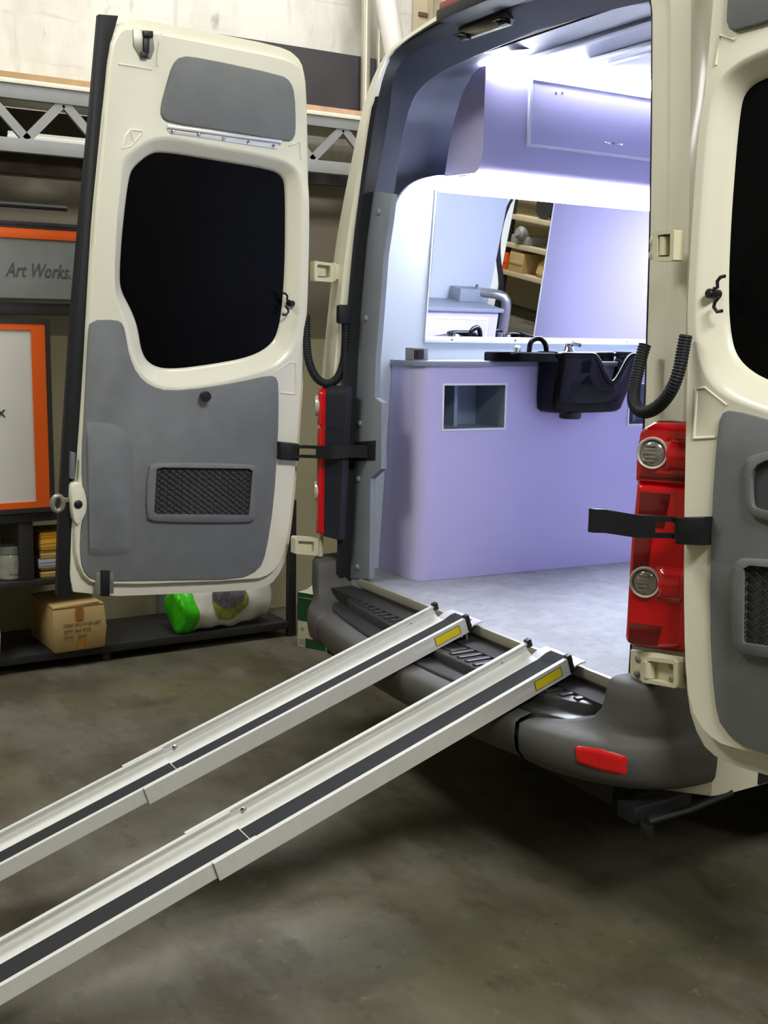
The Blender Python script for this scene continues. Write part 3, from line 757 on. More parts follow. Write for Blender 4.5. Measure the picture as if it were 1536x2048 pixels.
# check straps
def band(pts, hgt, th, slot, name, par):
    P = resample(np.array(pts, float), 40); b = MB()
    def rows(i0, i1, za, zb):
        R = []
        for i in range(i0, i1):
            t = P[min(i + 1, 39)] - P[max(i - 1, 0)]; t /= np.linalg.norm(t); n = np.cross(t, [0, 0, 1.0]); n /= np.linalg.norm(n)
            up = np.array([0, 0, 1.0])
            R.append([P[i] + n * th / 2 + up * za, P[i] + n * th / 2 + up * zb, P[i] - n * th / 2 + up * zb, P[i] - n * th / 2 + up * za])
        g = b.sheet(R, closeu=True); b.f(g[0][::-1]); b.f(g[-1])
    s0, s1 = slot
    rows(0, s0 + 1, -hgt / 2, hgt / 2); rows(s0, s1 + 1, hgt * .26, hgt / 2); rows(s0, s1 + 1, -hgt / 2, -hgt * .26); rows(s1, 40, -hgt / 2, hgt / 2)
    return build(b, name, BLACKPL, par)
bl = TL(*np.mean(D_BR, 0), .03); pe = PR(735, 903, dy=.066)
band([bl, bl + [.03, .05, .002], bl * .5 + pe * .5 + [.035, 0, .0], pe + [-.04, -.06, 0], pe + [0, .0, 0]], .05, .016, (4, 14), 'check_strap', DL)
br = TR(*np.mean(D_BR, 0), .03)
d = ray(1182, 1041); best = min((abs(np.linalg.norm(CAM + d * t - br) - .37), t) for t in np.linspace(1.5, 4, 800)
                                if (CAM + d * t)[1] < br[1] - .02)[1]
fe = CAM + d * best
band([br, br + [-.05, -.02, .003], br * .5 + fe * .5 + [.01, -.035, .004], fe * .85 + br * .15 + [0, -.012, .004], fe], .055, .016, (4, 16), 'check_strap', DR)

# cable gaiters
def gaiter(path, par):
    P = hose_pts(path, 260); r = [.0165 + .0010 * (1 if (i // 2) % 2 else -1) for i in range(260)]
    b = MB(); b.tube(P, r, 12); return build(b, 'cable_gaiter', RUBBER, par, angle=80)
gp = [(612, 630), (613, 690), (617, 725), (632, 758), (655, 770), (677, 757), (688, 725), (691, 690), (691, 650), (692, 615)]
gaiter([at(*p, X=-.97 + .11 * i / 9) for i, p in enumerate(gp)], DL)
p = at(689, 630, X=-.855); b = MB(); b.box(p + [-.02, -.03, -.035], p + [.012, .03, .04], .012); build(b, 'gaiter_boot', RUBBER, VAN)
gp = [(1372, 670), (1366, 700), (1360, 735), (1348, 772), (1328, 803), (1303, 823), (1281, 825), (1267, 808), (1267, 780), (1275, 745), (1283, 712), (1290, 690)]
gaiter([at(*p, Y=[-.125, -.13, -.14, -.15, -.15, -.145, -.135, -.12, -.1, -.085, -.07, -.06][i]) for i, p in enumerate(gp)], DR)
# ------------------------------------------------------------------ salon fittings in the van
F0 = np.array([-.612, .222]); SL = .0748
def FX(y): return F0[0] + SL * (y - F0[1])
nF = np.array([1, -SL, 0.])
def FP(x, y): q = atp(x, y, (F0[0], F0[1], 0), nF); return q[1], q[2]
c1 = [FP(888, 771), FP(1010, 771), FP(1008, 857), FP(888, 858)]
ya, yb = c1[0][0], c1[1][0]; za, zb = c1[3][1], c1[0][1]
yc = FP(1260, 775)[0]; yd = yc + (yb - ya)
YEND = 1.98
BC_ = thing('base_cabinet', 'lilac base cabinet with open cubby holes under the black basin', 'cabinet', (-.7, 1.0, .68))
def path(off=0.0, y1=YEND, z=1.2):
    P = [(wallX(z) + .004, .172 - off), (-.68, .172 - off)]
    for k in range(0, 9):
        a = -pi / 2 + k / 8 * pi / 2; P.append((-.672 + (.06 + off) * cos(a), .232 + (.06 + off) * sin(a)))
    return P
b = MB(); zs = [.681, za, zb, 1.541]; yl = [.25, ya, yb, yc, yd, YEND]
for i in range(3):
    b.sheet([[(x if j else wallX(z) + .004, y, z) for j, (x, y) in enumerate(path())] + [(FX(.25), .25, z)] for z in (zs[i], zs[i + 1])])
b.sheet([[(FX(y), y, z) for y in yl] for z in zs], skip=lambda i, j: i == 1 and j in (1, 3))
build(b, 'carcass', LILAC, BC_)
for (p, q) in ((ya, yb), (yc, yd)):
    b = MB(); x0, x1 = FX(p), FX(q); dp = .20
    f = [(x0, p, za), (x1, q, za), (x1, q, zb), (x0, p, zb)]; k = [(x - dp, y, z) for x, y, z in f]
    F = [b.v(v) for v in f]; K = [b.v(v) for v in k]
    for i in range(4): b.f([F[i], F[(i + 1) % 4], K[(i + 1) % 4], K[i]])
    b.f(K); b.box((x0 - dp, p * .55 + q * .45 - .008, za), (x0 - .10, p * .55 + q * .45 + .008, zb))
    build(b, 'cubby', CUBGREY, BC_)
    b = MB(lambda y, z, d: (FX(y) + d, y, z)); w = .008
    for (u0, u1, v0, v1) in ((p - w, q + w, zb, zb + w), (p - w, q + w, za - w, za), (p - w, p, za, zb), (q, q + w, za, zb)): b.box((u0, v0, -.004), (u1, v1, .005), .001)
    build(b, 'cubby_edging', EDGING, BC_)
b = MB(lambda x, y, z: (x, y, z))
out = path(.012, z=1.55) + [(FX(.25) + .012, .25), (FX(YEND) + .012, YEND), (wallX(1.55) + .004, YEND)]
b.slab(out, 1.5415, 1.562, .003)
W = build(b, 'worktop', GREYLAM, loc=(-.7, 1.0, 1.5415)); tag(W, 'thin grey worktop on top of the lilac base cabinet', 'worktop')

# wall mirror and its edging
MC = [WP(849.7, 672), WP(875.5, 380)]
b = MB(TW); mz = [MC[0][1], MC[1][1]]
ML = thing('wall_mirror', 'wide wall mirror above the worktop, pale edging strip along its foot', 'mirror', tuple(TW(1.0, mz[0], 0)))
b.slab([(MC[0][0], mz[0]), (MC[1][0], mz[1]), (1.96, mz[1]), (1.96, mz[0])], .001, .006); build(b, 'mirror_pane', MIRROR, ML, flat=True)
b = MB(TW); b.box((MC[0][0] - .004, mz[0] - .026, .0005), (1.96, mz[0], .009), .002); b.box((MC[0][0] - .004, mz[0], .0005), (MC[0][0], mz[1], .008)); E_ = build(b, 'edging_strip', EDGING, ML)
b = MB(TW)
for y in (.45, .78, 1.1, 1.42): b.lathe([(.006, .008), (.005, .0105), (.001, .011)], (y, mz[0] - .012, 0), (0, 0, 1), 12)
build(b, 'screws', CHROME, E_)

# wall cabinet over the mirror
YU = .345
pp = [(889, 353), (897, 300), (908, 242), (925, 186), (946, 147), (962, 133), (972, 131), (969, 200), (966, 300), (962, 325), (957, 338), (950, 346)]
prof = [(at(*p, Y=YU)[0], at(*p, Y=YU)[2]) for p in pp]
WC = thing('wall_cabinet', 'lilac overhead cabinet between the two lit strips, flap door in its face', 'cabinet', (-.62, 1.1, 2.3))
b = MB(lambda x, z, y: (x, y, z)); b.slab(prof, YU, 1.97); build(b, 'carcass', LILAC, WC, angle=50)
A1 = at(972, 131, Y=YU); A2 = at(966, 305, Y=YU)
wv = (A1 - A2); wv /= np.linalg.norm(wv); wn = np.cross([0, 1.0, 0], wv); wn *= np.sign(wn[0]); wn /= np.linalg.norm(wn)
def TF(y, h, d): return A2 + np.array([0, 1.0, 0]) * (y - YU) + wv * h + wn * d
def FF(x, y): q = atp(x, y, A2, wn) - A2; return (q[1] + YU, q @ wv)
fl = [FF(1062, 161), FF(1061, 289)]; fy0, fz0, fz1 = fl[0][0], fl[1][1], fl[0][1]; fy1 = fy0 + .95
b = MB(TF); b.box((fy0, fz0, -.002), (fy1, fz1, .008), .003); FD = build(b, 'flap_door', LILAC, WC)
b = MB(TF); w = .010
for (u0, u1, v0, v1) in ((fy0 - w, fy1 + w, fz1 - .001, fz1 + w), (fy0 - w, fy1 + w, fz0 - w, fz0 + .001), (fy0 - w, fy0 + .001, fz0, fz1), (fy1 - .001, fy1 + w, fz0, fz1)): b.box((u0, v0, -.002), (u1, v1, .0125), .002)
build(b, 'door_edging', mat('silver_edging', (206, 210, 220), .35, metal=.3), FD)
hq = FF(1205, 287); hr = FF(1238, 293)
b = MB(TF); b.tube(hose_pts([(hq[0], hq[1], .006), (hq[0], hq[1], .026), (hr[0], hq[1], .026), (hr[0], hq[1], .006)], 24), .005, 8); build(b, 'handle', CHROME, FD)
for p in ((1109, 187), (1122, 187)):
    q = FF(*p); b = MB(TF); b.lathe([(.006, .007), (.005, .0095), (.001, .01)], (q[0], q[1], 0), (0, 0, 1), 12); build(b, 'screw_cover', mat('blue_grey_cap', (108, 112, 160), .5), FD)

# lit strips
def striplight(name, label, body, diff, m):
    t = thing(name, label, 'light', body[0])
    b = MB(); b.box(*body[1:3], .004); build(b, 'housing', EDGING, t)
    b = MB(); b.box(*diff, .004); build(b, 'diffuser', m, t)
zb_ = prof[-1][1]; xb = prof[-1][0]; xw = prof[0][0]
striplight('strip_light', 'glowing white strip light under the lilac overhead cabinet', ((-.66, 1.1, zb_ - .05), (xw + .02, YU + .01, zb_ - .012), (xb - .02, 1.95, zb_ + .0)), ((xw - .01, YU, zb_ - .05), (xb - .006, 1.96, zb_ - .010)), LIGHTSTRIP)
zt = A1[2]; xt = A1[0]
striplight('strip_light', 'glowing white strip light along the top of the lilac overhead cabinet', ((xt - .06, 1.1, zt + .001), (xt - .09, YU + .02, zt + .001), (xt - .02, 1.95, zt + .006)), ((xt - .05, YU + .0, zt + .0065), (xt + .028, 1.96, zt + .040)), LIGHTSTRIP2)

# backwash basin
xbk = -.585; y0 = at(1066, 760, X=xbk)[1]; xf = at(1127, 722, Y=y0)[0]; y1 = at(1288, 712, X=xf)[1]
BS = thing('hair_basin', 'black glossy backwash basin with a neck dip, set on the grey worktop', 'basin', (-.6, .9, 1.563))
zr = 1.588; cx, cy = (xbk + xf) / 2, (y0 + y1) / 2; ax_, ay_ = (xf - xbk) / 2, (y1 - y0) / 2
yn = at(1224, 765, X=xf)[1]; zn = at(1224, 768, X=xf)[2]
def sup(t, sx, sy, ox=0, oy=0, n=7.0):
    c, s = cos(t), sin(t); r = (abs(c) ** n + abs(s) ** n) ** (-1 / n)
    return (cx + ox + sx * r * c, cy + oy + sy * r * s)
NT = 160; TS = [2 * pi * (k + .5) / NT for k in range(NT)]
def ringz(sx, sy, z, ox=0, oy=0, dip=1.0, n=7.0):
    out = []
    for t in TS:
        x, y = sup(t, sx, sy, ox, oy, n); zz = z
        front = np.clip((x - cx) / ax_ * 2.2 - .9, 0, 1)
        u = (y - yn) / .115
        g = (cos(np.clip(u, -1, 1) * pi) * .5 + .5) ** 1.1
        zz -= dip * (zr - zn) * g * front
        out.append((x, y, zz))
    return out
zbm = at(1150, 829, X=xf - .05)[2]
b = MB()
fa = .45 * (zr - zn) / (zr - zbm)
R_ = [ringz(ax_ * .80, ay_ * .80, zbm + .006, -.03, -.02, 0, 4), ringz(ax_ * .86, ay_ * .86, zbm + .02, -.028, -.018, 0, 5), ringz(ax_ * .89, ay_ * .885, zbm + .06, -.024, -.015, .1, 6), ringz(ax_ * .95, ay_ * .95, zbm + .15, -.010, -.005, .55, 7), ringz(ax_ * .985, ay_ * .985, zr - .022, 0, 0, 1), ringz(ax_ * 1.02, ay_ * 1.0, zr - .012, 0, 0, 1), ringz(ax_ * 1.02, ay_ * 1.0, zr + .004, 0, 0, 1), ringz(ax_ * .99, ay_ * .985, zr + .010, 0, 0, 1), ringz(ax_ * .94, ay_ * .95, zr + .002, 0, 0, 1), ringz(ax_ * .90, ay_ * .90, zr - .06, 0, 0, .7), ringz(ax_ * .80, ay_ * .80, zbm + .05, -.01, -.01, 0, 4), ringz(ax_ * .3, ay_ * .3, zbm + .018, -.01, -.01, 0, 2)]
g = b.sheet(R_, closeu=True); b.f(g[0][::-1]); b.f(g[-1])
b.tube(ringz(ax_ * .985, ay_ * .985, zr + .004), .013, 10, closed=True)
build(b, 'bowl', BASINBLK, BS, angle=60)
ydk = at(976, 706, X=-.60)[1]
b = MB(lambda x, y, z: (x, y, z)); b.slab(chaikin([(-.645, ydk), (-.565, ydk), (-.545, ydk + .015), (-.43, y0 + .0), (-.43, y0 + .03), (-.57, y0 + .04), (-.57, y1), (-.645, y1)], 1), 1.5635, 1.600, .006)
build(b, 'deck', BASINBLK, BS)
b = MB(); q = at(1138, 690, X=-.60); b.lathe([(.03, -.03), (.03, .0), (.022, .012), (.018, .03), (.022, .034), (.001, .036)], (q[0], q[1], 1.6), (0, 0, 1), 20); b.tube([(q[0], q[1], 1.62), (q[0] + .03, q[1], 1.635), (q[0] + .07, q[1], 1.63)], .008, 10); build(b, 'mixer_tap', CHROME, BS)
b = MB(); q = at(1070, 690, X=-.605)
b.tube(hose_pts([(q[0], q[1] - .03, 1.60), (q[0], q[1] - .025, 1.645), (q[0] + .01, q[1] + .015, 1.66), (q[0] + .02, q[1] + .04, 1.635), (q[0] + .02, q[1] + .045, 1.60)], 30), .011, 10); build(b, 'shower_hose', BASINBLK, BS)
b = MB(); q = at(1034, 697, X=-.60); b.lathe([(.016, -.01), (.016, .012), (.010, .018), (.001, .019)], (q[0], q[1], 1.607), (0, 0, 1), 16); build(b, 'tap_knob', CHROME, BS)
q = at(1140, 836, X=xf - .09); b = MB(); b.lathe([(.045, 0), (.045, -.022), (.040, -.028), (.001, -.028)], (q[0], q[1], zbm + .008), (0, 0, 1), 20); build(b, 'drain', BLACKPL, BS)

q = at(826, 722, X=-.66); r = at(856, 722, X=-.66)
t = thing('shaver_socket', 'small black and grey socket block standing on the worktop beside the mirror', 'socket', (-.68, (q[1] + r[1]) / 2, 1.562))
b = MB(); b.box((-.72, q[1], 1.5625), (-.66, r[1], 1.612), .003); build(b, 'body', mat('socket_grey', (120, 120, 122), .45), t)
b = MB(); b.box((-.664, q[1] + .004, 1.568), (-.655, r[1] - .022, 1.606), .002); b.lathe([(.014, 0), (.014, .004), (.001, .004)], (-.655, (q[1] + r[1]) / 2 - .01, 1.587), (1, 0, 0), 14); build(b, 'socket_face', BLACKPL, t)

# opposite side (seen in the mirror)
t = thing('base_cabinet', 'lilac drawer unit against the opposite side, seen in the mirror', 'cabinet', (.66, 1.0, .68))
b = MB(); b.box((.50, .34, .681), (.80, 1.66, 1.545)); build(b, 'carcass', LILAC, t)
for (u0, u1, v0, v1) in ((.40, .96, 1.30, 1.50), (1.02, 1.58, 1.30, 1.50), (.40, .96, .78, 1.26), (1.02, 1.58, .78, 1.26)):
    b = MB(); b.box((.488, u0, v0), (.4995, u1, v1), .003); dr = build(b, 'drawer' if v0 > 1.2 else 'door', LILAC, t)
    b = MB()
    for q in (((.486, u0 - .006, v1), (.4995, u1 + .006, v1 + .008)), ((.486, u0 - .006, v0 - .008), (.4995, u1 + .006, v0)), ((.486, u0 - .008, v0), (.4995, u0, v1)), ((.486, u1, v0), (.4995, u1 + .008, v1))): b.box(*q, .001)
    build(b, 'edging', EDGING, dr)
b = MB(); b.box((.475, .33, 1.5455), (.81, 1.68, 1.567), .003); b.box((.70, 1.52, 1.5675), (.81, 1.68, 1.64), .004)
tag(build(b, 'worktop', GREYLAM, loc=(.65, 1.0, 1.5455)), 'grey worktop with a raised end, seen in the mirror over the drawers', 'worktop')
t = thing('grab_rail', 'thick satin steel grab rail by the side doorway, seen in the mirror', 'rail', (.6, 1.78, .68))
b = MB(); P = hose_pts([(.74, 1.66, 1.62), (.66, 1.72, 1.625), (.60, 1.78, 1.62), (.60, 1.79, 1.50), (.60, 1.79, .70)], 40); b.tube(P, .028, 16); build(b, 'tube', STEELTUBE, t)
b = MB(); b.lathe([(.05, 0), (.05, .006), (.03, .012)], (.60, 1.79, .6815), (0, 0, 1), 20); b.lathe([(.045, 0), (.045, .006), (.03, .01)], (.745, 1.655, 1.62), (-1, .8, 0), 20); build(b, 'flange', STEELTUBE, t)
t = thing('bulkhead_panel', 'tall lilac dividing panel filling the right of the mirror view', 'panel', (-.1, 2.03, .68))
b = MB(); b.box((-.78, 2.005, .682), (.58, 2.03, 2.655), .002); build(b, 'board', LILAC, t)
b = MB(); b.box((.58, 2.003, .682), (.588, 2.032, 2.655), .001); build(b, 'edging', EDGING, t)
b = MB(); P = hose_pts([(.86, 1.80, .70), (.84, 1.93, 1.35), (.83, 1.92, 1.62), (.82, 1.80, 1.9), (.80, 1.85, 2.2), (.79, 2.0, 2.25), (.79, 2.85, 2.25), (.80, 2.98, 2.18), (.84, 3.0, 1.5), (.86, 3.0, .70)], 80); b.tube(P, .018, 10); build(b, 'side_door_seal', RUBBER, VAN)
b = MB(); b.sheet([[(wallX(z) * -1 + .01, y, z) for y in (1.82, 1.88)] for z in (.681, 1.5, 2.2)]); build(b, 'side_pillar', CREAM, VAN)

# ------------------------------------------------------------------ loading ramps
TH = radians(18.6); CT, S_T = cos(TH), sin(TH)
RY, RZ = -.077 + .05 * S_T, .72 - .05 * CT + .002
def ramp(xc, label):
    def T(w, l, v): return (xc + w, RY - l * CT - v * S_T, RZ - l * S_T + v * CT)
    rt = thing('loading_ramp', label, 'ramp', (xc, RY - 2.1 * CT, 0.0), 'telescopic channel ramps')
    def prof(h, w, th, lip):
        # channel section: two walls with rolled lips and a curved root
        Lh = [(-w, 0), (-w, h), (-w + lip, h), (-w + lip, h - .006), (-w + th + .003, h - .012), (-w + th, .022), (-w + th + .012, .010), (-w + th + .028, th)]
        return Lh + [(-a, c) for a, c in Lh[::-1]]
    def extr(b, pr, l0, l1): b.sheet([[(w, l, v) for w, v in pr] for l in (l0, l1)], closeu=True); 
    W_ = .104
    p1 = prof(.052, W_, .005, .015); p2 = prof(.044, W_ - .008, .004, .014)
    b = MB(T); g = b.sheet([[(w, l, v) for w, v in p1] for l in (.0, 1.19)], closeu=True); b.f(g[0][::-1]); b.f(g[1])
    up = build(b, 'upper_channel', ALU, rt, angle=30)
    b = MB(lambda w, l, v: T(w, l, v + .006)); g = b.sheet([[(w, l, v) for w, v in p2] for l in (1.06, 2.06)], closeu=True); b.f(g[0][::-1]); b.f(g[1])
    build(b, 'lower_channel', ALU, rt, angle=30)
    b = MB(T); b.box((-.05, .0, .0052), (.056, 1.0595, .0068)); 
    b.slab([(-.05, 1.063), (.056, 1.063), (.056, 2.05), (-.05, 2.05)], .0102, .0118); build(b, 'grip_strip', GRIP, rt)
    # tongue that lies on the sill
    rows = []
    for l, v in ((.0, .0), (-.03, .006), (-.05, .005), (-.068, .001)):
        rows.append([(-.092, l, v), (.092, l, v), (.092, l, v + .005), (-.092, l, v + .005)])
    b = MB(T); g = b.sheet(rows, closeu=True); b.f(g[0][::-1]); b.f(g[-1]); build(b, 'tongue', ALUBRT, rt)
    b = MB(T); b.sheet([[(-.05, 0.0, .0072), (.056, 0.0, .0072)], [(-.05, -.03, .0125), (.056, -.03, .0125)], [(-.05, -.05, .0112), (.056, -.05, .0112)]]); build(b, 'tongue_grip', GRIP, rt)
    for s in (-1, 1): b = MB(T); b.box((s * (W_ + .002), -.014, .034 if s < 0 else .002), (s * (W_ - .018), .004, .060), .003); build(b, 'end_cap', BLACKPL, rt)
    for v in (.018, .040): b = MB(T); b.lathe([(.005, 0), (.005, .004), (.001, .006)], (W_ - .008, -.014, v), (0, -1, 0), 10); build(b, 'fixing_screw', CHROME, rt)
    b = MB(T); b.lathe([(.010, 0), (.009, .004), (.004, .006), (.001, .006)], (-W_ + .0052, 1.02, .026), (1, 0, .3), 12); build(b, 'lock_pin', CHROME, rt)
    b = MB(T); b.box((-W_ + .0045, .10, .028), (-W_ + .0065, .108, .036)); build(b, 'lock_hole', BLACKPL, rt)
    b = MB(T); b.slab([(.035, .012), (.155, .012), (.155, .044), (.035, .044)], 0, 0) if False else b.box((W_ - .001, .035, .012), (W_ + .0008, .135, .040), .0); ys_ = build(b, 'yellow_label', YELLOW, rt, label='yellow sticker')
    b = MB(T)
    for q in ((.033, .137, .040, .0415), (.033, .137, .0105, .012), (.033, .035, .0105, .0415), (.135, .137, .0105, .0415)): b.box((W_ - .001, q[0], q[2]), (W_ + .001, q[1], q[3]))
    build(b, 'label_border', BLACKPL, ys_)
    b = MB(T); b.box((W_ - .001, .145, .016), (W_ + .0006, .225, .030)); build(b, 'white_label', WHITESTK, rt, label='small white sticker')
    return rt
ramp(-.015, 'telescopic aluminium ramp nearer the left pillar, farther from the viewer')
ramp(.515, 'telescopic aluminium ramp nearer the red tail lamp, closer to the viewer')

# ------------------------------------------------------------------ workshop racking along the left wall
RX = -2.32
def K(x, y, X=RX): p = at(x, y, X=X); return p[1], p[2]
t = thing('display_rack', 'low black painted rack carrying signs and boxes along the wall', 'rack', (-2.6, -.5, 0))
yR = K(585, 1250)[0]
b = MB(); b.box((RX - .04, yR - .022, 0), (RX + .0, yR + .022, K(590, 1000)[1]), .003); build(b, 'upright', RACKBLK, t)
b = MB(); b.box((-2.82, yR - .022, 0), (-2.78, yR + .022, .78), .003); build(b, 'upright', RACKBLK, t)
for x in (RX - .04, -2.82):
    b = MB(); b.box((x, -1.72, 0), (x + .04, -1.68, 2.2), .003); build(b, 'upright', RACKBLK, t)
b = MB(); yf = K(215, 1310)[0]; b.box((RX - .05, yf - .02, 0), (RX - .01, yf + .02, .05), .003); build(b, 'foot', RACKBLK, t)
def shelf(y0, y1, z0, z1, x0=-2.82, m=RACKBLK, n='shelf'):
    b = MB(); b.box((x0, y0, z0), (RX, y1, z1), .004); return build(b, n, m, t)
shelf(-1.7, yR - .022, .045, .085); shelf(-1.7, -.60, .425, .455); shelf(-1.7, -.60, .742, .785); shelf(-1.7, -.52, 1.722, 1.775, x0=-2.55); shelf(-1.7, -.52, 2.125, 2.145, x0=-2.6)
b = MB(); b.box((RX - .45, -.60, .455), (RX - .01, -.56, 2.13), .003); build(b, 'end_panel', mat('rack_end_paint', (46, 45, 42), .7), t) if False else b.bm.free()
y0_, y1_ = K(40, 1110)[0], K(69, 1110)[0]
b = MB(); b.box((-2.75, y0_, .4555), (RX - .01, y1_, .7415), .003); build(b, 'divider', RACKBLK, t)
b = MB(); p = K(131, 418); b.tube([(RX + .02, -1.7, p[1] + .004), (RX + .02, p[0], p[1])], .013, 8); b.box((RX - .02, -1.69, 2.146), (RX + .03, -1.66, p[1] + .01)); build(b, 'top_bar', RACKBLK, t)

def sign(name, label, y0, y1, z0, z1, fw, fmat, pmat, fr, loc):
    s = thing(name, label, 'sign', loc)
    TS_ = lambda y, z, d: (RX + .004 + d, y, z)
    b = MB(TS_)
    o = [(y0 - fr, z0 - fr), (y1 + fr, z0 - fr), (y1 + fr, z1 + fr), (y0 - fr, z1 + fr)]; i = [(y0, z0), (y1, z0), (y1, z1), (y0, z1)]
    L3 = lambda A, d: [(a, c, d) for a, c in A]
    b.sheet([L3(o, -.03), L3(o, .012), L3(i, .012), L3(i, -.03)], closeu=True, closev=True); build(b, 'outer_frame', RACKBLK, s, angle=20)
    return s, TS_
# upper sign with the lettering
yE = K(162, 470)[0]; z1 = K(80, 457)[1]; z0 = K(80, 598)[1]; zo = K(80, 479)[1]
s, TS_ = sign('framed_sign', 'grey sign with script lettering and an orange top band, above the white sign', -1.62, yE, z0, z1, .08, ORANGE, SIGNGREY, .006, (RX, -1.1, z0))
b = MB(TS_); b.box((-1.618, zo, -.02), (yE - .002, z1 - .002, .008), .002); build(b, 'orange_band', ORANGE, s)
b = MB(TS_); b.box((-1.618, z0 + .002, -.02), (yE - .002, zo, .002)); build(b, 'panel', SIGNGREY, s)
c0, c1_ = K(13, 540), K(148, 540); wd = c1_[0] - c0[0]
ly = (c0[0] + c1_[0]) / 2
tb = text_mb('Art Works.', .092, lambda x, y, z: (RX + .0075 + z, ly - .012 + x * .69, c0[1] + y), .002, shear=.35)
build(tb, 'lettering', INK, s)
# lower white sign
yE = K(94, 830)[0]; yI = K(66, 830)[0]; z1 = K(40, 647)[1]; z1i = K(40, 660)[1]; z0 = K(40, 1017)[1]; z0i = K(40, 1004)[1]
s, TS_ = sign('framed_sign', 'white sign board with an orange frame, standing on the black rack', -1.62, yE, z0, z1, .08, ORANGE, SIGNWHITE, .022, (RX, -1.2, z0))
b = MB(TS_); o = [(-1.618, z0 + .001), (yE - .001, z0 + .001), (yE - .001, z1 - .001), (-1.618, z1 - .001)]; i = [(-1.56, z0i), (yI, z0i), (yI, z1i), (-1.56, z1i)]
L3 = lambda A, d: [(a, c, d) for a, c in A]
b.sheet([L3(o, -.02), L3(o, .009), L3(i, .009), L3(i, -.02)], closeu=True, closev=True); build(b, 'orange_border', ORANGE, s, angle=20)
b = MB(TS_); b.box((-1.565, z0i - .004, -.02), (yI + .004, z1i + .004, .003)); build(b, 'panel', SIGNWHITE, s)
q = K(2, 824); tb = text_mb('x', .075, lambda x, y, z: (RX + .0085 + z, q[0] + x, q[1] + y), .002); build(tb, 'lettering', mat('black_ink', (40, 40, 42), .7), s)

# pallet racking with lattice beams
pr = thing('pallet_rack', 'grey storage rack whose lattice beams run behind the open door', 'rack', (-2.6, .1, 0))
def lattice(y0, y1, zb0, zb1, zt0, zt1, apex, pitch):
    b = MB(); b.box((RX - .04, y0, zt0), (RX, y1, zt1), .004); b.box((RX - .04, y0, zb0), (RX, y1, zb1), .004)
    y = apex - pitch * 6
    while y < apex + pitch * 6:
        for d in (-.5, .5):
            ya_, yb2 = y, y + d * pitch
            if min(ya_, yb2) > y0 and max(ya_, yb2) < y1:
                P0, P1 = np.array([RX - .02, ya_ + d * .02, zt0]), np.array([RX - .02, yb2 - d * .0, zb1]); ax = P1 - P0; L = np.linalg.norm(ax)
                b.obox((P0 + P1) / 2, (ax, (1, 0, 0), np.cross(ax / L, (1, 0, 0))), (L / 2 + .006, .012, .020))
        y += pitch
    return build(b, 'lattice_beam', RACKGREY, pr)
ap = K(128, 200)[0]; ft = K(55, 280)[0]
zt1, zt0, zb1, zb0 = K(100, 176)[1], K(100, 205)[1], K(100, 282)[1], K(100, 310)[1]
lattice(-2.6, -.12, zb0, zb1, zt0, zt1 + .0, ap, 2 * (ap - ft))
ap2 = K(688, 258)[0]; ft2 = K(627, 318)[0]
zt1b, zt0b, zb1b, zb0b = K(660, 234)[1], K(660, 255)[1], K(660, 322)[1], K(660, 347)[1]
lattice(-.06, 2.4, zb0b, zb1b, zt0b, zt1b, ap2, 2 * (ap2 - ft2))
for (x, y, h) in ((RX - .04, -2.64, 2.9), (-2.85, -2.64, 2.9), (-2.62, -.09, 2.9), (-2.85, -.09, 2.9), (RX - .04, 2.44, 2.9), (-2.85, 2.44, 2.9)):
    b = MB(); b.box((x - .03, y - .035, 0), (x + .03, y + .035, h), .004); build(b, 'upright', RACKGREY, pr)
b = MB(); b.box((-2.62, -.13, zb0), (RX - .04, -.05, zb0 + .05), .003); b.box((-2.62, -.13, zt0), (RX - .04, -.05, zt0 + .05), .003); build(b, 'cross_arm', RACKGREY, pr)
p0 = K(15, 268, -2.78); b = MB(); b.box((-2.80, -2.6, p0[1] - .075), (-2.76, -.12, p0[1] - .02), .003); build(b, 'rear_beam', REDSTEEL, pr)
b = MB(); b.box((-2.93, -2.6, zb0 - .02), (-2.91, -.12, zt1 - .002)); build(b, 'deck_shade_board', mat('deck_shade_brown', (58, 46, 34), .8, var=.35, scale=5), pr)  # dark board added to stand in for the shaded deck underside and joists
b = MB(); b.box((-2.80, -.06, zb0b), (-2.76, 2.4, zb1b), .003); build(b, 'rear_beam', DARKSHEET, pr)
b = MB(); b.box((-2.9, -2.6, zt1 + .001), (RX + .01, -.06, zt1 + .022), .003); tag(build(b, 'deck_board', WHITEPLY, loc=(-2.6, -1.3, zt1)), 'white edged deck board on the left part of the rack', 'board')
b = MB(); b.box((-2.9, -2.55, zt1 + .0225), (RX - .02, -.10, zt1 + .055), .003); tag(build(b, 'deck_board', TANPLY, loc=(-2.6, -1.3, zt1 + .0225)), 'tan plywood board on top of the white deck board, left of the door', 'board')
b = MB(); b.box((-2.9, .0, zt1b + .001), (RX + .01, 2.4, zt1b + .022), .003); tag(build(b, 'deck_board', WHITEPLY, loc=(-2.6, 1.2, zt1b)), 'white edged deck board between the door and the van pillar', 'board')
b = MB(); b.box((-2.9, .02, zt1b + .0225), (RX - .01, 2.38, zt1b + .052), .003); tag(build(b, 'deck_board', TERRA, loc=(-2.6, 1.2, zt1b + .0225)), 'pinkish plywood board on top, in front of the dark sheet', 'board')
b = MB(); p = K(660, 103, -2.62); b.box((-2.66, .03, zt1b + .0525), (-2.62, 2.2, p[1]), .003); tag(build(b, 'dark_sheet', DARKSHEET, loc=(-2.64, 1.1, zt1b + .0525)), 'dark sheet standing on the rack deck behind the conduit', 'board')
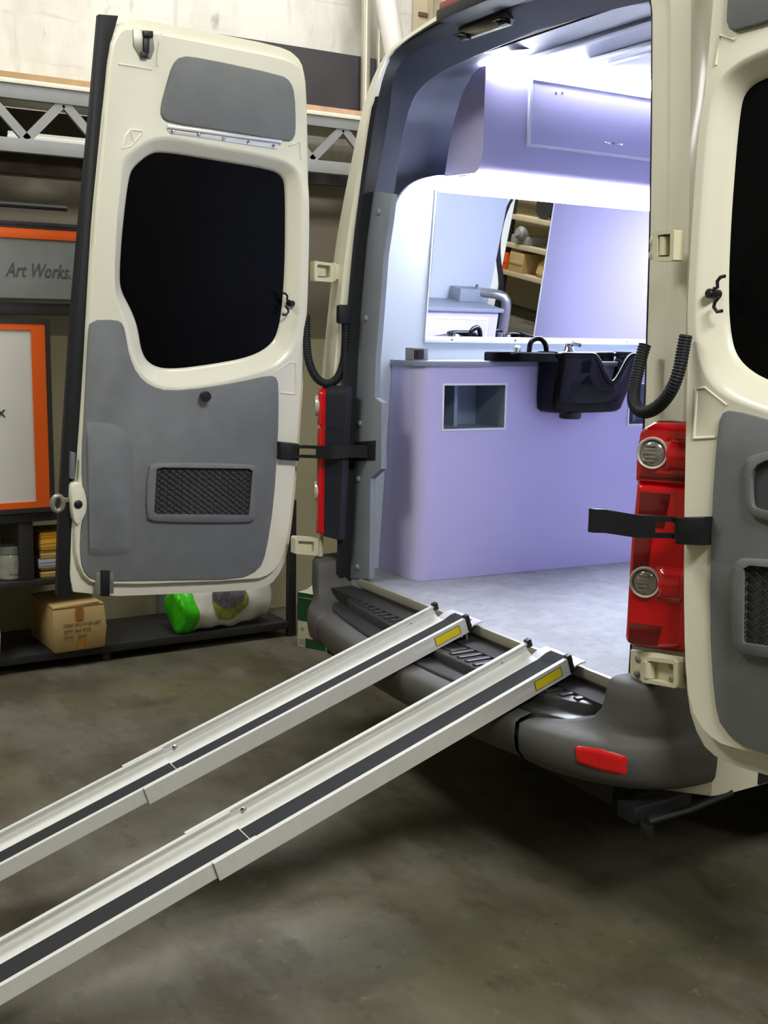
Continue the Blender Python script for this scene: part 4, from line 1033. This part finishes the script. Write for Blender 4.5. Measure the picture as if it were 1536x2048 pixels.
b = MB(); p0 = K(14, 268, -2.78); b.tube([(-2.755, p0[0], p0[1] + .0), (-2.755, -.14, p0[1] + .0)], .013, 10); b.box((-2.78, p0[0], p0[1] - .0201), (-2.74, -.14, p0[1] - .008)); tag(build(b, 'white_strip', mat('added_glow_white', (228, 228, 216), .5, emit=.75, var=0), loc=(-2.755, -.8, p0[1])), 'long white strip with a faint added glow, above the red rear beam of the rack', 'strip')  # plain white strip; faint emission added in place of light falling on it
# upright pipes and a post by the wall
def pipe(name, label, pts, r, m, cat):
    b = MB(); b.tube(pts, r, 16); tag(build(b, name, m, loc=tuple(pts[0])), label, cat)
q = at(730, 190, X=-2.56); pipe('conduit_pipe', 'slim upright metal conduit in front of the dark sheet', [(-2.56, q[1], zt1b + .053), (-2.56, q[1], 4.99)], .026, PIPEG, 'pipe')
q = at(742, 100, X=-2.66); pipe('conduit_pipe', 'thinner conduit just behind the slim metal conduit', [(-2.60, q[1] + .015, zt1b + .053), (-2.60, q[1] + .015, 4.99)], .012, PIPEG, 'pipe')
q = at(785, 80, X=-2.56); q2 = at(772, 0, X=-2.56); pipe('white_pipe', 'thick white pipe standing on the rack, beside the van roof corner', [(-2.56, q[1] + (q[1] - q2[1]) * (q[2] - zt1b - .06) / (q2[2] - q[2]), zt1b + .06), (-2.56, q2[1] + (q2[1] - q[1]) * (4.9 - q2[2]) / (q2[2] - q[2]), 4.9)], .062, PIPEW, 'pipe')
q = at(830, 20, X=-2.9); q2 = at(884, 20, X=-2.9)
t = thing('steel_column', 'beige painted steel column against the white wall, above the van roof edge', 'column', (-2.9, (q[1] + q2[1]) / 2, 0))
b = MB(); b.box((-2.93, q[1], 0), (-2.91, q2[1], 4.99), .003); b.box((-2.94, q[1] + .09, 0), (-2.86, q[1] + .10, 4.99)); build(b, 'shaft', COLUMN, t)
b = MB(); p = at(852, 30, X=-2.9); p2 = at(864, 26, X=-2.9); b.box((-2.911, p[1] - .05, p[2] - .012), (-2.895, p[1] + .02, p[2] + .012), .003); b.lathe([(.012, 0), (.010, .01), (.001, .012)], (-2.905, p2[1] + .05, p2[2]), (1, 0, 0), 10); build(b, 'bracket', mat('rusty_bracket', (104, 82, 60), .7), t)

# things on the rack
def carton(name, label, y0, y1, z0, h, x0, x1, rot, m):
    t = thing(name, label, 'box', ((x0 + x1) / 2, (y0 + y1) / 2, z0))
    cxx, cyy = (x0 + x1) / 2, (y0 + y1) / 2
    def T(x, y, z): return (cxx + (x * cos(rot) - y * sin(rot)), cyy + (x * sin(rot) + y * cos(rot)), z0 + z)
    hx, hy = (x1 - x0) / 2, (y1 - y0) / 2
    b = MB(T); rows = []
    for z, e in ((0, .006), (.01, 0), (h * .5, -.008), (h - .01, 0), (h, .006)):
        rows.append([(sx * (hx - e), sy * (hy - e), z) for sx, sy in ((-1, -1), (1, -1), (1, 1), (-1, 1))])
    g = b.sheet(rows, closeu=True); b.f(g[0][::-1]); b.f(g[-1]); build(b, 'carton', m, t)
    return t, T, hx, hy
ya_, yb2 = K(95, 1260, -2.3)[0], K(205, 1260, -2.3)[0]
zt_ = K(140, 1206, -2.3)[1] - .02
t, T, hx, hy = carton('cardboard_box', 'worn cardboard box with taped front and printed lines, on the bottom shelf', ya_ + .015, yb2 + .0, .0855, zt_ - .0855, -2.66, -2.29, radians(3), CARD)
h = zt_ - .0855
b = MB(T); b.slab([(-hx, -hy), (hx, -hy), (hx, hy), (-hx, hy)], h, h + .004); b.obox((hx * .2, -.01, h + .016), ((1, 0, -.06), (0, 1, .04), (.06, 0, 1)), (hx * .8, hy * .9, .003)); build(b, 'flap', CARD, t)
b = MB(T); b.box((hx + .004, -.018, h * .70), (hx + .0085, .018, h * .99)); build(b, 'parcel_tape', TAPE, t)
b = MB(T); b.box((hx + .004, -.012, h * .05), (hx + .0085, .024, h * .36)); build(b, 'parcel_tape', TAPE, t)
ink = mat('faded_print', (112, 90, 58), .8)
tb = MB(); tb.bm.free()
for i, s_ in enumerate(('ITEM 901/W20 SET', 'QTY 360 PCS', 'N/W   G/W')):
    tb = text_mb(s_, .0235, (lambda k: lambda x, y, z: T(hx + .009 + z, -.082 + x, h * .60 - k * .030 + y))(i), .0008, align='LEFT'); bm_ = tb
    for v in bm_.bm.verts: pass
    build(tb, 'printed_line', ink, t)
yl2 = K(8, 1260, -2.3)[0]
carton('cardboard_box', 'cardboard box cut by the picture edge, left on the bottom shelf', yl2 - .32, yl2 - .01, .0855, .26, -2.66, -2.29, radians(-6), CARD)
# jars
def jar(y, x, r, h, label):
    t = thing('storage_jar', label, 'jar', (x, y, .4555), 'jars on the middle shelf')
    b = MB(); b.lathe([(r * .9, 0), (r, .008), (r, h * .66), (r * .86, h * .76), (r * .84, h * .8)], (x, y, .456), (0, 0, 1), 28); build(b, 'glass', JAR, t)
    b = MB(); b.lathe([(r * .88, h * .78), (r * .92, h * .8), (r * .92, h * .98), (r * .86, h), (.001, h)], (x, y, .456), (0, 0, 1), 28); build(b, 'lid', JARLID, t)
    b = MB(); b.box((x + r - .004, y - .02, .456 + h * .2), (x + r + .002, y + .02, .456 + h * .34)); build(b, 'paper_label', mat('jar_paper_label', (150, 150, 148), .6), t)
y = K(30, 1140)[0]; rj = (K(58, 1140)[0] - K(2, 1140)[0]) / 2; hj = K(30, 1098)[1] - .456
jar(y, RX - .10, rj, hj, 'cloudy glass jar nearest the black shelf divider')
jar(y - 2.25 * rj, RX - .12, rj, hj * .9, 'shorter glass jar cut by the picture edge, left of the bigger jar')
# stacked papers right of the divider
y0p, y1p = K(70, 1100)[0] + .012, K(136, 1100)[0] + .06
stack = [(BUFF, .030, 'buff paper bundle at the foot of the stack beside the divider'), (DARKWOOD, .006, 'thin dark folder near the foot of the paper stack'), (BUFF, .012, 'thin buff paper pad under the pale blue box file'), (PALEBLUE, .045, 'pale blue box file in the paper stack'), (BUFF, .030, 'buff folder just above the pale blue file'), (BUFF, .016, 'thin buff folder under the yellow envelopes'), (MANILA, .050, 'thick yellow envelope bundle, lower of the two'), (MANILA, .034, 'thinner yellow envelope bundle on top of the stack')]
z = .4556
for i, (m_, hh, lb) in enumerate(stack):
    dx, dy = random.uniform(-.015, .01), random.uniform(-.004, .012)
    if i >= 3: dy -= .004
    b = MB(); b.obox((RX - .13 + dx, (y0p + y1p) / 2 + dy + .008, z + hh / 2), ((1, random.uniform(-.04, .04), 0), (0, 1, 0), (0, 0, 1)), (.11, (y1p - y0p) / 2 - .012, hh / 2 - .0006), .003)
    for q in range(2 if hh > .025 else 0): b.box((RX - .021 + dx, y0p + .015, z + hh * (q + 1) / 3 - .0008), (RX - .0185 + dx, y1p, z + hh * (q + 1) / 3 + .0008))
    tag(build(b, 'paper_bundle', m_, loc=(RX - .13, (y0p + y1p) / 2, z)), lb, 'papers', 'papers stacked beside the divider'); z += hh
# plastic bag on the bottom shelf
yb0, yb1 = K(362, 1225, -2.3)[0], K(548, 1200, -2.3)[0]; L = yb1 - yb0; HB = .26
bag = thing('plastic_bag', 'white plastic bag with a green end and a vegetable picture, under the open door', 'bag', (-2.42, (yb0 + yb1) / 2, .0855))
def bagp(u, a, push=0.0):
    hgt = HB * (.86 + .24 * u) * (1 - .05 * sin(u * 9)); dp = .12 * (1 - .25 * u)
    lift = .0855 + .03 * u * u
    w = 1 if .01 < u < .99 else .8
    rr = 1 + .05 * sin(a * 5 + u * 11) + .04 * sin(u * 27 + a * 2)
    return (-2.42 + (dp * w + push) * rr * cos(a), yb0 + u * L + .012 * sin(a * 3 + 2), lift + hgt * .5 + (hgt * .5) * w * rr * np.clip(sin(a) * 1.15, -1, 1))
NU = 40; NAA = 40
def bagsheet(u0, u1, a0, a1, push, n=24, m2=28):
    return [[bagp(u0 + (u1 - u0) * i / n, a0 + (a1 - a0) * j / m2, push) for j in range(m2)] for i in range(n + 1)]
b = MB(); g = b.sheet([[bagp(.16 + .84 * i / NU, 2 * pi * j / NAA) for j in range(NAA)] for i in range(NU + 1)], closeu=True); b.f(g[0][::-1]); b.f(g[-1]); build(b, 'bag_body', BAGWHITE, bag, angle=80)
b = MB(); g = b.sheet([[bagp(.175 * i / 8, 2 * pi * j / NAA, .003) for j in range(NAA)] for i in range(9)], closeu=True); b.f(g[0][::-1]); b.f(g[-1]); build(b, 'green_end', BAGGREEN, bag, angle=80)
b = MB()
def disc(b, u_, a_, ru, ra, push, lo=-9):
    c = bagp(u_, a_, push); prev = None; rings = []
    for k in range(1, 6): rings.append([bagp(u_ + ru * k / 5 * cos(t), a_ + max(lo, ra * k / 5 * sin(t)), push) for t in np.linspace(0, 2 * pi, 30)[:-1]])
    g = b.sheet(rings, closeu=True); b.capfan(g[0], c)
disc(b, .52, .12, .19, .75, .004); build(b, 'leaf_print', BAGPIC2, bag, angle=80)
b = MB(); disc(b, .52, .40, .17, .55, .006); build(b, 'vegetable_print', BAGPIC, bag, angle=80)
# carton on the floor
g0 = at(595, 1292, Z=0); g1 = at(650, 1303, Z=0); g2 = at(668, 1293, Z=0)
e1 = g1 - g0; wd = np.linalg.norm(e1); e1 /= wd; e2 = np.array([-e1[1], e1[0], 0]); e2 = e2 if e2 @ (g0 - CAM) > 0 else -e2
hG = atp(594, 1184, g0, RM[2] * [1, 1, 0])[2]; dpt = .09; wd = .185
t = thing('tea_carton', 'dark green and cream carton with a red spot, on the floor beside the bumper', 'box', tuple(g0 + e1 * wd / 2 + e2 * dpt / 2))
def TG(u, v, d): q = g0 + e1 * u - e2 * d; return (q[0], q[1], v + .001)
b = MB(TG); b.box((0, 0, -dpt), (wd, hG, 0), .002); build(b, 'carton', BOXCREAM, t)
b = MB(TG); b.box((-.0008, hG * .48, -dpt - .001), (wd + .0008, hG * .998, .001)); b.box((wd * .28, 0, -dpt * .3), (wd * .99, hG * .17, .001)); build(b, 'green_print', BOXGREEN, t)
b = MB(TG); b.lathe([(.001, .0012), (.042, .0012), (.042, .0002)], (wd * .62, hG * .31, 0), (0, 0, 1), 28); build(b, 'red_spot', BOXRED, t)
b = MB(TG); b.lathe([(.001, .0012), (.011, .0012), (.011, .0002)], (wd * .17, hG * .33, 0), (0, 0, 1), 20); b.box((wd * .04, .01, 0), (wd * .26, hG * .15, .0012)); build(b, 'small_print', mat('pale_print', (150, 150, 124), .7), t)
b = MB(TG); b.box((.01, hG * .9, .0005), (wd - .01, hG * .915, .002)); build(b, 'tear_line', mat('pale_green_print', (120, 146, 116), .7), t)
b = MB(TG); o = [(0, hG, -dpt), (wd, hG, -dpt), (wd, hG + .05, -dpt - .06), (.02, hG + .03, -dpt - .05)]; k = [b.v(p) for p in o]; b.f(k); k2 = [b.v((p[0], p[1], p[2] - .002)) for p in o]; b.f(k2[::-1])
for i in range(4): b.f([k[i], k[(i + 1) % 4], k2[(i + 1) % 4], k2[i]])
build(b, 'open_flap', BOXCREAM, t)

# storage shelves seen only through the side doorway in the mirror
t = thing('storage_shelving', 'tan storage shelving seen in the mirror through the side doorway', 'shelving', (9.4, 8.8, 0))
TANSH = mat('tan_shelf_board', (200, 184, 150), .7)
for x in (8.0, 9.75, 11.4):
    b = MB(); b.box((x - .04, 8.55, 0), (x + .04, 8.63, 2.6), .004); build(b, 'upright', RACKBLK, t)
for z in (.62, 1.04, 1.46, 2.1):
    b = MB(); b.box((7.9, 8.5, z), (11.5, 9.2, z + .07), .004); build(b, 'shelf', TANSH, t)
its = [('orange_crate', 'orange crate on the lowest mirror shelf', ORANGE, 9.85, .69, .42, .26), ('carton', 'tan carton beside the orange crate in the mirror', CARD, 9.4, .69, .36, .30), ('sack', 'pale sack at the shelf end in the mirror', BUFF, 8.85, .69, .4, .28), ('sander', 'grey machine on the middle mirror shelf', RACKGREY, 9.45, 1.11, .42, .22), ('reel', 'dark reel on the upper mirror shelf', RACKBLK, 9.0, 1.53, .3, .4)]
for n_, lb, m_, x, z, w, h in its:
    b = MB()
    if n_ in ('sander',): b.box((x - w / 2, 8.55, z), (x + w / 2, 8.95, z + h * .6), .03); b.lathe([(.09, 0), (.10, .05), (.10, .12), (.06, .16)], (x - .08, 8.6, z + h * .7), (0, -1, .2), 18)
    elif n_ == 'reel': b.lathe([(.19, 0), (.19, .03), (.1, .04), (.1, .2), (.19, .21), (.19, .24)], (x, 8.58, z + .19), (0, 1, 0), 24)
    elif n_ == 'sack': b.lathe([(.15, 0), (.2, .06), (.18, .2), (.1, .27), (.12, .3)], (x, 8.75, z), (0, 0, 1), 20)
    else: b.box((x - w / 2, 8.52, z), (x + w / 2, 8.9, z + h), .01); b.box((x - w / 2 + .02, 8.51, z + h * .4), (x + w / 2 - .02, 8.53, z + h * .55), .004)
    tag(build(b, n_, m_, loc=(x, 8.7, z)), lb, n_.replace('_', ' '))

# ------------------------------------------------------------------ light
def area(name, loc, size, e, col, target=None, sy=None):
    l = bpy.data.lights.new(name, 'AREA'); l.energy = e; l.color = col; l.shape = 'RECTANGLE'; l.size = size; l.size_y = sy or size
    o = bpy.data.objects.new(name, l); COL.objects.link(o); o.location = loc
    d = Vector(target if target else (loc[0], loc[1], 0)) - Vector(loc)
    o.rotation_euler = d.to_track_quat('-Z', 'Y').to_euler()
    return o
WARM = (1.0, .99, .945)
area('workshop_tube', (-.7, -2.8, 4.6), 2.2, 118, WARM, sy=.7)
area('workshop_tube', (-1.2, .4, 4.8), 1.8, 72, WARM, sy=.6)
area('workshop_tube', (4.3, -.95, 4.5), 1.8, 205, WARM, target=(-.6, -.8, .8), sy=.7)
area('workshop_tube', (7, 3, 4.8), 2.4, 140, WARM, sy=.4)
area('workshop_tube', (8.5, 7, 4.8), 2.4, 240, WARM, sy=.4)
w = bpy.data.worlds.new('workshop_air'); SC.world = w; w.use_nodes = True
w.node_tree.nodes['Background'].inputs['Color'].default_value = (.012, .012, .01, 1)
SC.view_settings.view_transform = 'Standard'; SC.view_settings.look = 'None'
SC.view_settings.gamma = 1; SC.view_settings.use_curve_mapping = False
SC.view_settings.exposure = 0.0
SC.cycles.use_denoising = True
SC.cycles.max_bounces = 8
